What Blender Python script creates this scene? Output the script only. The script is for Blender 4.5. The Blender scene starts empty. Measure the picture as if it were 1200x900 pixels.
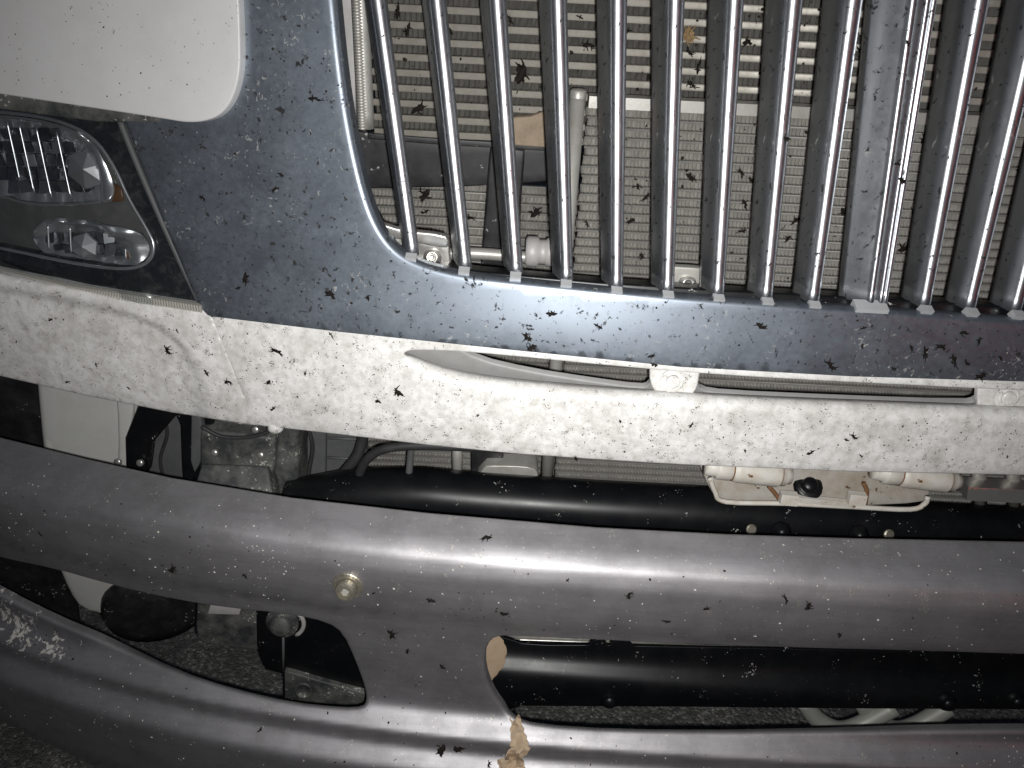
import bpy, math, random
import numpy as np
from mathutils import Vector, Matrix, Euler
from mathutils.geometry import delaunay_2d_cdt

random.seed(7); rng = np.random.default_rng(7)
sc = bpy.context.scene
COL = sc.collection

# ------------------------------------------------------------------ camera, world, flash
PITCH, ROLL, FPX = math.radians(30), 0.05, 902.0
CAM = np.array([0.0, -0.62, 1.12])
FW = np.array([0, math.cos(PITCH), -math.sin(PITCH)])
_u = np.array([0, math.sin(PITCH), math.cos(PITCH)]); _r = np.array([1.0, 0, 0])
RT = _r * math.cos(ROLL) + _u * math.sin(ROLL)
UP = _u * math.cos(ROLL) - _r * math.sin(ROLL)
cd = bpy.data.cameras.new("camera"); cam = bpy.data.objects.new("camera", cd); COL.objects.link(cam)
cd.sensor_width = 36; cd.lens = FPX / 1200 * 36; cd.clip_start = 0.01; cd.clip_end = 200
M = Matrix.Identity(4)
for i in range(3):
    M[i][0], M[i][1], M[i][2], M[i][3] = RT[i], UP[i], -FW[i], CAM[i]
cam.matrix_world = M
sc.camera = cam

world = bpy.data.worlds.new("World"); sc.world = world; world.use_nodes = True
bg = world.node_tree.nodes["Background"]
bg.inputs[0].default_value = (0.55, 0.68, 1.0, 1); bg.inputs[1].default_value = 0.03

def lamp(name, kind, loc, energy, color=(1, 1, 1), target=None, **kw):
    ld = bpy.data.lights.new(name, kind); ld.energy = energy; ld.color = color
    for k, v in kw.items(): setattr(ld, k, v)
    o = bpy.data.objects.new(name, ld); COL.objects.link(o); o.location = Vector(loc)
    if target is not None:
        o.rotation_euler = (Vector(target) - Vector(loc)).to_track_quat('-Z', 'Y').to_euler()
    return o
fp = CAM + RT * 0.012 - UP * 0.016
lamp("phone_flash", 'AREA', fp, 3.95, (1.0, 0.99, 0.972), fp + FW - 0.03 * UP, shape='DISK', size=0.011, spread=math.radians(125))
# tail lamps of a vehicle parked behind the photographer: red glints in the chrome
lamp("red_tail_lamp", 'AREA', (2.3, -3.2, 1.6), 1.8, (1, 0.07, 0.03), (0.3, 0, 0.85), shape='RECTANGLE', size=0.06, size_y=0.05)

sc.view_settings.view_transform = 'Standard'; sc.view_settings.look = 'None'
sc.view_settings.exposure = 0.0; sc.view_settings.gamma = 1.0
sc.cycles.use_denoising = True
sc.cycles.max_bounces = 8; sc.cycles.transparent_max_bounces = 12
sc.cycles.sample_clamp_indirect = 4.0

# ------------------------------------------------------------------ geometry helpers
XC = 0.34                                            # centre line of the truck
def S(X): return 0.115 * (X - XC) ** 2               # plan sweep of the truck's nose
def table(pts, smooth=0.008, n=900):
    pts = sorted(pts); z = np.array([p[0] for p in pts]); y = np.array([p[1] for p in pts])
    zz = np.linspace(z[0], z[-1], n); yy = np.interp(zz, z, y)
    k = max(1, int(smooth / (zz[1] - zz[0])))
    for _ in range(3):
        yp = np.pad(yy, k, mode='reflect', reflect_type='odd'); yy = np.convolve(yp, np.ones(2 * k + 1) / (2 * k + 1), 'valid')
    return lambda Z: np.interp(Z, zz, yy)
G = table([(1.6, .10), (1.25, .06), (1.1, .036), (1.0, .020), (.92, .005), (.86, -.009), (.82, -.019), (.80, -.023),
           (.77, -.027), (.735, -.0275), (.71, -.026), (.695, -.024), (.68, -.020), (.6, .02)], .010)
def Fnose(X, Z): return S(X) + G(Z)
GB = table([(.70, .06), (.655, -.040), (.644, -.062), (.636, -.084), (.626, -.098), (.61, -.105), (.585, -.1075), (.565, -.107),
            (.552, -.103), (.543, -.094), (.534, -.088), (.50, -.086), (.42, -.086), (.404, -.087), (.397, -.092), (.386, -.110), (.380, -.113), (.371, -.108),
            (.363, -.111), (.351, -.129), (.344, -.132), (.30, -.130), (.25, -.123), (.20, -.106), (.16, -.08), (.1, -.02)], .0026)
def SB(X): return 0.13 * np.abs(X - XC) ** 3         # the bumper stays flatter in the middle and turns in at its end
def Fbump(X, Z): return SB(X) + GB(Z)
def off(F, d): return lambda X, Z: F(X, Z) + d
def flat(y, kx=0.0, kz=0.0, x0=0.0, z0=0.8): return lambda X, Z: y + kx * (X - x0) + kz * (Z - z0) + 0 * X

def ray(px, py):
    px = np.asarray(px, float); py = np.asarray(py, float)
    return FW + np.multiply.outer((px - 600) / FPX, RT) - np.multiply.outer((py - 450) / FPX, UP)
def hit(px, py, F):
    d = ray(px, py); t = (F(0.0 * d[..., 0], 0.75 + 0 * d[..., 0]) - CAM[1]) / d[..., 1]
    def e(t):
        P = CAM + t[..., None] * d
        return P[..., 1] - F(P[..., 0], P[..., 2])
    lo = np.full_like(t, .2); hi = np.full_like(t, 2.5)
    # march for the first crossing, then bisect
    ts = np.linspace(.35, 2.0, 90); prev = e(np.full_like(t, .35)); found = np.zeros(t.shape, bool)
    for a, b in zip(ts[:-1], ts[1:]):
        cur = e(np.full_like(t, b)); m = (~found) & (prev < 0) & (cur >= 0)
        lo = np.where(m, a, lo); hi = np.where(m, b, hi); found |= m; prev = cur
    for _ in range(26):
        mid = (lo + hi) / 2; c = e(mid) < 0; lo = np.where(c, mid, lo); hi = np.where(c, hi, mid)
    return CAM + ((lo + hi) / 2)[..., None] * d
def normal(P, F, h=.0015):
    X, Z = P[..., 0], P[..., 2]
    gx = (F(X + h, Z) - F(X - h, Z)) / (2 * h); gz = (F(X, Z + h) - F(X, Z - h)) / (2 * h)
    n = np.stack([gx, -np.ones_like(gx), gz], -1)
    return n / np.linalg.norm(n, axis=-1, keepdims=True)

WL = {}                                             # world location of every object that parents others
def place(o, parent, loc):
    loc = np.asarray(loc, float); WL[o.name] = loc
    if parent is not None:
        o.parent = parent; o.location = Vector(loc - WL[parent.name])
    else: o.location = Vector(loc)
    COL.objects.link(o); return o
def mk(name, V, Fc, mat, parent=None, smooth=True, kind=None, label=None):
    V = np.asarray(V, float); c = (V.min(0) + V.max(0)) / 2
    me = bpy.data.meshes.new(name); me.from_pydata((V - c).tolist(), [], [list(map(int, f)) for f in Fc])
    me.update(); me.materials.append(mat)
    if smooth: me.polygons.foreach_set('use_smooth', [True] * len(me.polygons))
    o = bpy.data.objects.new(name, me); place(o, parent, c)
    if kind: o["kind"] = kind
    if label: o["label"] = label
    return o
def inst(name, me, loc, rot, parent, label=None):
    o = bpy.data.objects.new(name, me); place(o, parent, loc); o.rotation_euler = rot
    if label: o["label"] = label
    return o
def empty(name, loc, parent=None):
    return place(bpy.data.objects.new(name, None), parent, loc)

def dens(poly, s, closed=True):
    poly = np.asarray(poly, float); out = []
    n = len(poly)
    for i in range(n if closed else n - 1):
        a, b = poly[i], poly[(i + 1) % n]; k = max(1, int(round(np.linalg.norm(b - a) / s)))
        for j in range(k): out.append(a + (b - a) * j / k)
    if not closed: out.append(poly[-1])
    return np.array(out)
def smooth_poly(poly, it=2, closed=True):
    """Chaikin corner cutting; a point given with a third value 1 stays sharp."""
    pts = [(p[0], p[1], p[2] if len(p) > 2 else 0) for p in poly]
    for _ in range(it):
        q = []; n = len(pts)
        for i in range(n):
            p = pts[i]
            if p[2] or (not closed and i in (0, n - 1)): q.append(p); continue
            a, b = pts[i - 1], pts[(i + 1) % n]
            q.append((p[0] * .75 + a[0] * .25, p[1] * .75 + a[1] * .25, 0)); q.append((p[0] * .75 + b[0] * .25, p[1] * .75 + b[1] * .25, 0))
        pts = q
    return [(p[0], p[1]) for p in pts]
def inpoly(P, poly):
    x, y = P[:, 0], P[:, 1]; r = np.zeros(len(P), bool); n = len(poly)
    for i in range(n):
        (x1, y1), (x2, y2) = poly[i], poly[(i + 1) % n]
        if y1 == y2: continue
        c = ((y1 > y) != (y2 > y)) & (x < (x2 - x1) * (y - y1) / (y2 - y1) + x1); r ^= c
    return r
def distpoly(P, poly):
    d = np.full(len(P), 1e9); n = len(poly)
    for i in range(n):
        a, b = poly[i], poly[(i + 1) % n]; ab = b - a; L = ab @ ab
        t = np.clip(((P - a) @ ab) / max(L, 1e-9), 0, 1); d = np.minimum(d, np.linalg.norm(P - a - t[:, None] * ab, axis=1))
    return d
def panel(name, outer, F, mat, parent, s=10, holes=(), roll=.002, wall=.004, hroll=None, hwall=None, smooth=True, label=None, kind=None, steps=4, back=False):
    """A pressed sheet: the outline is cut out of the surface Y = F(X, Z), its edges are rolled back and given a flange."""
    loops = [dens(outer, s)] + [dens(h, min(s, 6)) for h in holes]
    pts = np.concatenate(loops); x0, y0 = loops[0].min(0); x1, y1 = loops[0].max(0)
    gx, gy = np.meshgrid(np.arange(x0 + s * .5, x1, s), np.arange(y0 + s * .5, y1, s)); g = np.stack([gx.ravel(), gy.ravel()], 1)
    if len(g):
        ok = inpoly(g, loops[0]) & (distpoly(g, loops[0]) > .45 * s)
        for h in loops[1:]: ok &= (~inpoly(g, h)) & (distpoly(g, h) > .45 * s)
        g = g[ok]
    edges = []; st = 0
    for L in loops:
        n = len(L); edges += [(st + i, st + (i + 1) % n) for i in range(n)]; st += n
    allp = np.concatenate([pts, g]) if len(g) else pts
    v2, _, tri, _, _, _ = delaunay_2d_cdt([Vector(p) for p in allp], edges, [], 0, 1e-5)
    v2 = np.array([tuple(v) for v in v2]); tri = np.array([list(t) for t in tri])
    cen = v2[tri].mean(1); ok = inpoly(cen, loops[0])
    for h in loops[1:]: ok &= ~inpoly(cen, h)
    tri = tri[ok]
    # orient to the viewer
    a, b, c = v2[tri[:, 0]], v2[tri[:, 1]], v2[tri[:, 2]]
    area = (b[:, 0] - a[:, 0]) * (c[:, 1] - a[:, 1]) - (b[:, 1] - a[:, 1]) * (c[:, 0] - a[:, 0])
    tri[area > 0] = tri[area > 0][:, ::-1]
    V = hit(v2[:, 0], v2[:, 1], F); V = list(V); faces = [tuple(t) for t in tri]
    for li, L in enumerate(loops):
        r_ = roll if li == 0 or hroll is None else hroll; w_ = wall if li == 0 or hwall is None else hwall
        if not isinstance(r_, tuple) and r_ <= 0 and w_ <= 0: continue
        # indices of the loop vertices in the output
        idx = [int(np.argmin(((v2 - p) ** 2).sum(1))) for p in L]
        P = np.array([V[i] for i in idx]); N = normal(P, F)
        T = np.roll(P, -1, 0) - np.roll(P, 1, 0); O = np.cross(T, N); O /= np.maximum(np.linalg.norm(O, axis=1, keepdims=True), 1e-9)
        ar = 0.5 * np.sum(L[:, 0] * np.roll(L[:, 1], -1) - np.roll(L[:, 0], -1) * L[:, 1])
        sgn = 1 if ar > 0 else -1
        if li > 0: sgn = -sgn
        # check the sign with the screen-space outward direction
        t2 = np.roll(L, -1, 0) - np.roll(L, 1, 0); o2 = np.stack([t2[:, 1], -t2[:, 0]], 1) * sgn
        if np.mean((O @ RT) * o2[:, 0] - (O @ UP) * o2[:, 1]) < 0: O = -O
        prev = idx; n = len(idx)
        AE = math.radians(112) if isinstance(r_, tuple) else math.pi / 2
        if isinstance(r_, tuple): r_ = (r_[1] + (r_[0] - r_[1]) * np.clip(O @ UP, 0, 1))[:, None]
        rings = [(r_ * math.sin(a), r_ * (1 - math.cos(a))) for a in np.linspace(0, AE, steps + 1)[1:]] if np.max(r_) > 0 else []
        if w_ > 0: rings.append((r_ * math.sin(AE) + w_ * math.cos(AE), r_ * (1 - math.cos(AE)) + w_ * math.sin(AE)))
        for (o_, b_) in rings:
            base = len(V); V += list(P + O * o_ - N * b_)
            cur = list(range(base, base + n))
            A_, B_, D_ = np.array([V[i] for i in prev]), np.array([V[i] for i in np.roll(prev, -1)]), np.array([V[i] for i in cur])
            flip = np.mean(np.sum(np.cross(B_ - A_, D_ - A_) * (O * .7 + N * .7), 1)) < 0
            for i in range(n):
                f = (prev[i], prev[(i + 1) % n], cur[(i + 1) % n], cur[i]); faces.append(f[::-1] if flip else f)
            prev = cur
        if back and li == 0: faces.append(tuple(prev))
    return mk(name, V, faces, mat, parent, smooth, kind, label)
def tube_geo(path, rad, n=10, ell=None, caps=True):
    path = np.asarray(path, float); rad = np.broadcast_to(np.asarray(rad, float), (len(path),))
    V, Fc = [], []; T = np.gradient(path, axis=0); T /= np.linalg.norm(T, axis=1, keepdims=True)
    up = np.array([0, 0, 1.0]) if abs(T[0][2]) < .9 else np.array([0, 1.0, 0])
    a = np.cross(T[0], up); a /= np.linalg.norm(a)
    for i, p in enumerate(path):
        a = a - T[i] * (a @ T[i]); a /= np.linalg.norm(a); b = np.cross(T[i], a)
        for k in range(n):
            th = 2 * math.pi * k / n; V.append(p + rad[i] * (a * math.cos(th) + b * math.sin(th) * (ell or 1)))
    for i in range(len(path) - 1):
        for k in range(n): Fc.append((i * n + k, i * n + (k + 1) % n, (i + 1) * n + (k + 1) % n, (i + 1) * n + k))
    if caps: Fc.append(tuple(range(n))[::-1]); Fc.append(tuple((len(path) - 1) * n + k for k in range(n)))
    return V, Fc
def spline(pts, m=8):
    P = np.asarray(pts, float); Q = np.vstack([2 * P[0] - P[1], P, 2 * P[-1] - P[-2]]); out = []
    for i in range(1, len(Q) - 2):
        for j in range(m):
            t = j / m; p0, p1, p2, p3 = Q[i - 1:i + 3]
            out.append(.5 * (2 * p1 + (p2 - p0) * t + (2 * p0 - 5 * p1 + 4 * p2 - p3) * t * t + (3 * p1 - p0 - 3 * p2 + p3) * t ** 3))
    out.append(P[-1]); return np.array(out)
def tube(name, pts, rad, mat, parent, n=12, m=8, ell=None, label=None):
    V, Fc = tube_geo(spline(pts, m) if len(pts) > 2 else pts, rad, n, ell); return mk(name, V, Fc, mat, parent, True, None, label)
def pxtube(name, pp, Y, radpx, mat, parent, n=12, m=8, label=None):
    """tube whose axis passes pixels pp at depth Y"""
    P = [hit(np.array(x), np.array(y), flat(Y) if not isinstance(Y, (list, tuple)) else flat(Y[i])) for i, (x, y) in enumerate(pp)]
    d = np.mean([(p - CAM) @ FW for p in P]); return tube(name, P, radpx * d / FPX, mat, parent, n, m, None, label)
def lathe(prof, n=20):
    """profile (radius, height) revolved about local +Z"""
    V, Fc = [], []
    for (r_, h) in prof:
        for k in range(n): V.append((r_ * math.cos(2 * math.pi * k / n), r_ * math.sin(2 * math.pi * k / n), h))
    for i in range(len(prof) - 1):
        for k in range(n): Fc.append((i * n + k, i * n + (k + 1) % n, (i + 1) * n + (k + 1) % n, (i + 1) * n + k))
    Fc.append(tuple((len(prof) - 1) * n + k for k in range(n)))
    return V, Fc
def mesh_of(name, V, Fc, mat, smooth=True):
    me = bpy.data.meshes.new(name); me.from_pydata([tuple(v) for v in V], [], Fc); me.update(); me.materials.append(mat)
    if smooth: me.polygons.foreach_set('use_smooth', [True] * len(me.polygons))
    return me
def aim(n, spin=0.0):
    q = Vector(n).to_track_quat('Z', 'Y'); return (q @ Euler((0, 0, spin)).to_quaternion()).to_euler()
def box_geo(c, ax, ay, az):
    c, ax, ay, az = map(lambda v: np.asarray(v, float), (c, ax, ay, az))
    V = [c + i * ax + j * ay + k * az for i in (-1, 1) for j in (-1, 1) for k in (-1, 1)]
    return V, [(0, 1, 3, 2), (4, 6, 7, 5), (0, 4, 5, 1), (2, 3, 7, 6), (0, 2, 6, 4), (1, 5, 7, 3)]

# ------------------------------------------------------------------ materials
def nodes(name):
    m = bpy.data.materials.new(name); m.use_nodes = True; nt = m.node_tree; nt.nodes.clear()
    out = nt.nodes.new('ShaderNodeOutputMaterial'); return m, nt, out
def noise(nt, co, scale, detail=6, rough=.6, dist=0.0):
    n = nt.nodes.new('ShaderNodeTexNoise'); n.inputs['Scale'].default_value = scale; n.inputs['Detail'].default_value = detail
    n.inputs['Roughness'].default_value = rough; n.inputs['Distortion'].default_value = dist; nt.links.new(co, n.inputs['Vector']); return n.outputs['Fac']
def ramp(nt, fac, stops):
    r = nt.nodes.new('ShaderNodeValToRGB'); e = r.color_ramp.elements
    while len(e) < len(stops): e.new(.5)
    for i, (p, c) in enumerate(stops):
        e[i].position = p; e[i].color = (*c, 1) if isinstance(c, (tuple, list)) else (c, c, c, 1)
    nt.links.new(fac, r.inputs[0]); return r.outputs[0]
def mixc(nt, fac, a, b, mode='MIX'):
    m = nt.nodes.new('ShaderNodeMix'); m.data_type = 'RGBA'; m.blend_type = mode
    for sock, v in ((m.inputs['Factor'], fac), (m.inputs['A'] if False else m.inputs[6], a), (m.inputs[7], b)):
        if hasattr(v, 'links') or hasattr(v, 'is_output'): nt.links.new(v, sock)
        else: sock.default_value = (*v, 1) if isinstance(v, (tuple, list)) else v
    return m.outputs[2]
def coord(nt, world_space=False):
    if world_space: return nt.nodes.new('ShaderNodeNewGeometry').outputs['Position']
    return nt.nodes.new('ShaderNodeTexCoord').outputs['Object']
def bump(nt, h, strength, dist, bsdf):
    b = nt.nodes.new('ShaderNodeBump'); b.inputs['Strength'].default_value = strength; b.inputs['Distance'].default_value = dist
    nt.links.new(h, b.inputs['Height']); nt.links.new(b.outputs[0], bsdf.inputs['Normal'])
def surf(name, col, rough=.5, metal=0.0, dirt=(.1, .1, .1), dirt_amt=.3, dirt_scale=40, fleck=None, fleck_amt=0.0, fleck_scale=400, bmp=.0, bscale=300, spec=.5, rough_var=.15, coat=0.0, blotch=0.0, bl_scale=14, streak=0.0):
    m, nt, out = nodes(name); b = nt.nodes.new('ShaderNodeBsdfPrincipled'); co = coord(nt)
    n1 = noise(nt, co, dirt_scale, 8, .68); f1 = ramp(nt, n1, [(.42, 0.0), (.72, 1.0)])
    sc_ = nt.nodes.new('ShaderNodeMath'); sc_.operation = 'MULTIPLY'; sc_.inputs[1].default_value = dirt_amt; nt.links.new(f1, sc_.inputs[0])
    c = mixc(nt, sc_.outputs[0], col, dirt)
    if streak > 0:
        mp = nt.nodes.new('ShaderNodeMapping'); mp.inputs['Scale'].default_value = (5, 40, 90); mp.inputs['Rotation'].default_value = (0, .12, 0); nt.links.new(co, mp.inputs[0])
        c = mixc(nt, ramp(nt, noise(nt, mp.outputs[0], 3.0, 9, .75, .3), [(.46, 0.0), (.78, streak)]), c, dirt)
    if blotch > 0:
        bl = ramp(nt, noise(nt, co, bl_scale, 9, .72, .4), [(.45, 0.0), (.70, blotch)]); c = mixc(nt, bl, c, dirt)
    if fleck is not None:
        n2 = noise(nt, co, fleck_scale, 3, .5); n3 = noise(nt, co, fleck_scale * .12, 4, .6)
        mu = nt.nodes.new('ShaderNodeMath'); mu.operation = 'MULTIPLY'; nt.links.new(n2, mu.inputs[0]); nt.links.new(n3, mu.inputs[1])
        f2 = ramp(nt, mu.outputs[0], [(.36 - .1 * fleck_amt, 0.0), (.40 - .1 * fleck_amt, 1.0)]); c = mixc(nt, f2, c, fleck)
    nt.links.new(c, b.inputs['Base Color'])
    r = nt.nodes.new('ShaderNodeMapRange'); r.inputs['To Min'].default_value = max(.02, rough - rough_var); r.inputs['To Max'].default_value = min(1, rough + rough_var)
    nt.links.new(n1, r.inputs['Value']); nt.links.new(r.outputs[0], b.inputs['Roughness'])
    b.inputs['Metallic'].default_value = metal; b.inputs['Specular IOR Level'].default_value = spec; b.inputs['Coat Weight'].default_value = coat; b.inputs['Coat Roughness'].default_value = .28
    if bmp > 0: bump(nt, noise(nt, co, bscale, 5, .6), bmp, .001, b)
    nt.links.new(b.outputs[0], out.inputs[0]); return m
def chrome_mat(name, dust_lo, dust_hi, mrough=.12, tint=(.50, .54, .60), dustcol=(.30, .34, .40)):
    """chromed plastic, hazed by road film: mirror coat with a patchy dull film on it"""
    m, nt, out = nodes(name); co = coord(nt)
    g = nt.nodes.new('ShaderNodeBsdfPrincipled'); g.inputs['Base Color'].default_value = (*tint, 1); g.inputs['Metallic'].default_value = 1
    big = noise(nt, co, 9, 5, .6, .5); fine = noise(nt, co, 200, 8, .72); mid = noise(nt, co, 24, 6, .6, .6)
    a = nt.nodes.new('ShaderNodeMath'); a.operation = 'MULTIPLY'; nt.links.new(fine, a.inputs[0]); nt.links.new(mid, a.inputs[1])
    b_ = nt.nodes.new('ShaderNodeMath'); b_.operation = 'MULTIPLY_ADD'; nt.links.new(big, b_.inputs[0]); b_.inputs[1].default_value = .25; nt.links.new(a.outputs[0], b_.inputs[2])
    rr = nt.nodes.new('ShaderNodeMapRange'); rr.inputs['From Min'].default_value = .25; rr.inputs['From Max'].default_value = .55
    rr.inputs['To Min'].default_value = mrough; rr.inputs['To Max'].default_value = mrough + .10; nt.links.new(b_.outputs[0], rr.inputs['Value']); nt.links.new(rr.outputs[0], g.inputs['Roughness'])
    d = nt.nodes.new('ShaderNodeBsdfPrincipled'); d.inputs['Base Color'].default_value = (*dustcol, 1); d.inputs['Roughness'].default_value = .55; d.inputs['Metallic'].default_value = .3
    mr = nt.nodes.new('ShaderNodeMapRange'); mr.inputs['From Min'].default_value = .25; mr.inputs['From Max'].default_value = .55
    mr.inputs['To Min'].default_value = dust_lo; mr.inputs['To Max'].default_value = dust_hi; nt.links.new(b_.outputs[0], mr.inputs['Value'])
    mx = nt.nodes.new('ShaderNodeMixShader'); nt.links.new(mr.outputs[0], mx.inputs[0]); nt.links.new(g.outputs[0], mx.inputs[1]); nt.links.new(d.outputs[0], mx.inputs[2])
    # dried splashes: pale and dark small spots
    sp = ramp(nt, noise(nt, co, 210, 4, .6, .8), [(.60, 0.0), (.70, .8)])
    gate = ramp(nt, noise(nt, co, 26, 3, .5), [(.5, 0.0), (.62, 1.0)])
    mu = nt.nodes.new('ShaderNodeMath'); mu.operation = 'MULTIPLY'; nt.links.new(sp, mu.inputs[0]); nt.links.new(gate, mu.inputs[1])
    pale = nt.nodes.new('ShaderNodeBsdfDiffuse'); pale.inputs[0].default_value = (.42, .42, .40, 1)
    m2 = nt.nodes.new('ShaderNodeMixShader'); nt.links.new(mu.outputs[0], m2.inputs[0]); nt.links.new(mx.outputs[0], m2.inputs[1]); nt.links.new(pale.outputs[0], m2.inputs[2])
    dk = ramp(nt, noise(nt, co, 160, 5, .65, .4), [(.34, 1.0), (.40, 0.0)])
    dark = nt.nodes.new('ShaderNodeBsdfDiffuse'); dark.inputs[0].default_value = (.03, .03, .03, 1)
    m3 = nt.nodes.new('ShaderNodeMixShader'); nt.links.new(dk, m3.inputs[0]); nt.links.new(m2.outputs[0], m3.inputs[1]); nt.links.new(dark.outputs[0], m3.inputs[2])
    nt.links.new(m3.outputs[0], out.inputs[0]); return m
def glass_mat(name, tint=(.9, .92, .93)):
    m, nt, out = nodes(name); t = nt.nodes.new('ShaderNodeBsdfTransparent'); t.inputs[0].default_value = (*tint, 1)
    g = nt.nodes.new('ShaderNodeBsdfGlossy'); g.inputs['Roughness'].default_value = .06
    lw = nt.nodes.new('ShaderNodeLayerWeight'); lw.inputs[0].default_value = .5
    fr = nt.nodes.new('ShaderNodeMath'); fr.operation = 'MULTIPLY_ADD'; fr.inputs[1].default_value = .16; fr.inputs[2].default_value = .03; nt.links.new(lw.outputs['Facing'], fr.inputs[0])
    mx = nt.nodes.new('ShaderNodeMixShader'); nt.links.new(fr.outputs[0], mx.inputs[0]); nt.links.new(t.outputs[0], mx.inputs[1]); nt.links.new(g.outputs[0], mx.inputs[2])
    co = coord(nt); sm = ramp(nt, noise(nt, co, 90, 8, .7, .5), [(.5, 0.0), (.9, .16)])
    d = nt.nodes.new('ShaderNodeBsdfDiffuse'); d.inputs[0].default_value = (.32, .31, .29, 1)
    m2 = nt.nodes.new('ShaderNodeMixShader'); nt.links.new(sm, m2.inputs[0]); nt.links.new(mx.outputs[0], m2.inputs[1]); nt.links.new(d.outputs[0], m2.inputs[2])
    nt.links.new(m2.outputs[0], out.inputs[0]); return m

WHITE = surf("white_paint_grimy", (.76, .755, .735), .42, 0, (.36, .345, .315), .66, 120, (.16, .15, .13), .12, 900, .06, 220, blotch=.6, bl_scale=20)
WHITE_CLEAN = surf("white_paint_hood", (.60, .60, .60), .38, 0, (.46, .45, .43), .35, 22, (.2, .19, .18), -.45, 500)
GREYWHITE = surf("grey_white_plastic", (.50, .50, .48), .5, 0, (.35, .34, .31), .4, 30)
LIGHTGREY = surf("light_grey_metal", (.42, .41, .40), .5, .1, (.25, .24, .22), .4, 40)
CHROME = chrome_mat("hazed_chrome", .18, .42, .38, (.215, .245, .285), (.19, .215, .25))
BARCHROME = chrome_mat("bar_chrome", .05, .22, .31, (.50, .515, .54), (.16, .165, .175))
BUMP = surf("bumper_graphite_paint", (.375, .366, .380), .53, .80, (.21, .205, .208), .75, 20, (.45, .44, .40), -.10, 520, .05, 160, .5, .04, .10, streak=.45, blotch=.35, bl_scale=9)
def add_wear(m, P0, rad, col):
    """paint scraped off round a point: patchy pale primer"""
    nt = m.node_tree; out = [n for n in nt.nodes if n.type == 'OUTPUT_MATERIAL'][0]; src = out.inputs[0].links[0].from_socket
    pos = nt.nodes.new('ShaderNodeNewGeometry').outputs['Position']
    d = nt.nodes.new('ShaderNodeVectorMath'); d.operation = 'DISTANCE'; nt.links.new(pos, d.inputs[0]); d.inputs[1].default_value = tuple(P0)
    f = nt.nodes.new('ShaderNodeMapRange'); f.inputs['From Min'].default_value = rad; f.inputs['From Max'].default_value = 0; f.inputs['To Min'].default_value = -.20; f.inputs['To Max'].default_value = .07
    nt.links.new(d.outputs['Value'], f.inputs['Value'])
    a = nt.nodes.new('ShaderNodeMath'); a.operation = 'ADD'; nt.links.new(f.outputs[0], a.inputs[0]); nt.links.new(noise(nt, pos, 130, 8, .68, .6), a.inputs[1])
    k = ramp(nt, a.outputs[0], [(.53, 0.0), (.56, 1.0)])
    b = nt.nodes.new('ShaderNodeBsdfPrincipled'); b.inputs['Base Color'].default_value = (*col, 1); b.inputs['Roughness'].default_value = .8
    mx = nt.nodes.new('ShaderNodeMixShader'); nt.links.new(k, mx.inputs[0]); nt.links.new(src, mx.inputs[1]); nt.links.new(b.outputs[0], mx.inputs[2]); nt.links.new(mx.outputs[0], out.inputs[0])
for q_ in ((2, 712, .06), (30, 738, .06), (62, 758, .045)):
    add_wear(BUMP, hit(np.array(float(q_[0])), np.array(float(q_[1])), Fbump), q_[2], (.50, .485, .45))
BLACK = surf("black_satin_steel", (.0045, .005, .006), .36, 0, (.012, .012, .013), .5, 30, (.4, .4, .38), -.46, 420, 0, 300, .28, .08)
BLACKPL = surf("black_plastic", (.012, .012, .013), .45, 0, (.05, .05, .05), .5, 40, (.35, .35, .34), -.30, 240)
DUSTY = surf("dusty_dark_plastic", (.030, .032, .034), .6, 0, (.17, .17, .155), .75, 34, (.40, .39, .36), -.06, 330, .15, 120, blotch=.5, bl_scale=26)
DARKGREY = surf("dark_grey_plastic", (.075, .077, .08), .6, 0, (.12, .12, .12), .5, 35)
RUBBER = surf("black_rubber", (.02, .02, .021), .62, 0, (.05, .05, .05), .4, 60)
ALU = surf("dull_aluminium", (.47, .46, .43), .45, .45, (.26, .24, .20), .55, 70, None, 0, 300, .1, 500)
ALUTUBE = surf("intercooler_tube_metal", (.46, .435, .385), .5, .25, (.20, .18, .14), .6, 60)
FIN = surf("fin_metal", (.185, .178, .163), .55, .2, (.08, .077, .07), .6, 50)
CTUBE = surf("condenser_tube_metal", (.27, .262, .243), .45, .25, (.16, .155, .142), .6, 50)
CFIN = surf("condenser_fin_metal", (.36, .348, .322), .5, .2, (.19, .18, .165), .6, 30)
SILVER = surf("bright_steel", (.58, .57, .54), .32, .8, (.28, .26, .23), .4, 90)
GALV = surf("galvanised_steel", (.36, .36, .33), .5, .2, (.34, .34, .31), .5, 80)
CLIP = surf("bright_clip", (.62, .63, .64), .35, .3, (.4, .4, .4), .3, 90)
CREAM = surf("cream_paint_rusty", (.62, .60, .55), .5, 0, (.36, .27, .17), .6, 45, (.14, .07, .03), -.05, 200)
RUST = surf("rust", (.20, .10, .045), .8, 0, (.12, .05, .02), .6, 150)
BRASS = surf("yellowed_bolt", (.44, .41, .34), .38, .75, (.13, .115, .085), .65, 200)
FOAM = surf("weathered_foam", (.30, .235, .17), .9, 0, (.16, .125, .09), .7, 60, None, 0, 300, .4, 200)
TRAY = surf("rusty_tray_paint", (.46, .44, .40), .55, 0, (.26, .19, .12), .6, 38, (.10, .05, .02), .0, 160, blotch=.5, bl_scale=30)
CARD = surf("torn_cardboard", (.46, .355, .245), .85, 0, (.34, .23, .13), .5, 60, None, 0, 300, .3, 260)
INSECT = surf("insect_black", (.009, .008, .007), .7, 0, (.03, .018, .012), .5, 900, spec=.1)
LEAF = surf("dry_leaf", (.30, .20, .10), .8, 0, (.16, .10, .05), .5, 200)
CRUMB = surf("pale_crumb", (.36, .35, .32), .8, 0, (.30, .28, .22), .6, 300)
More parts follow.
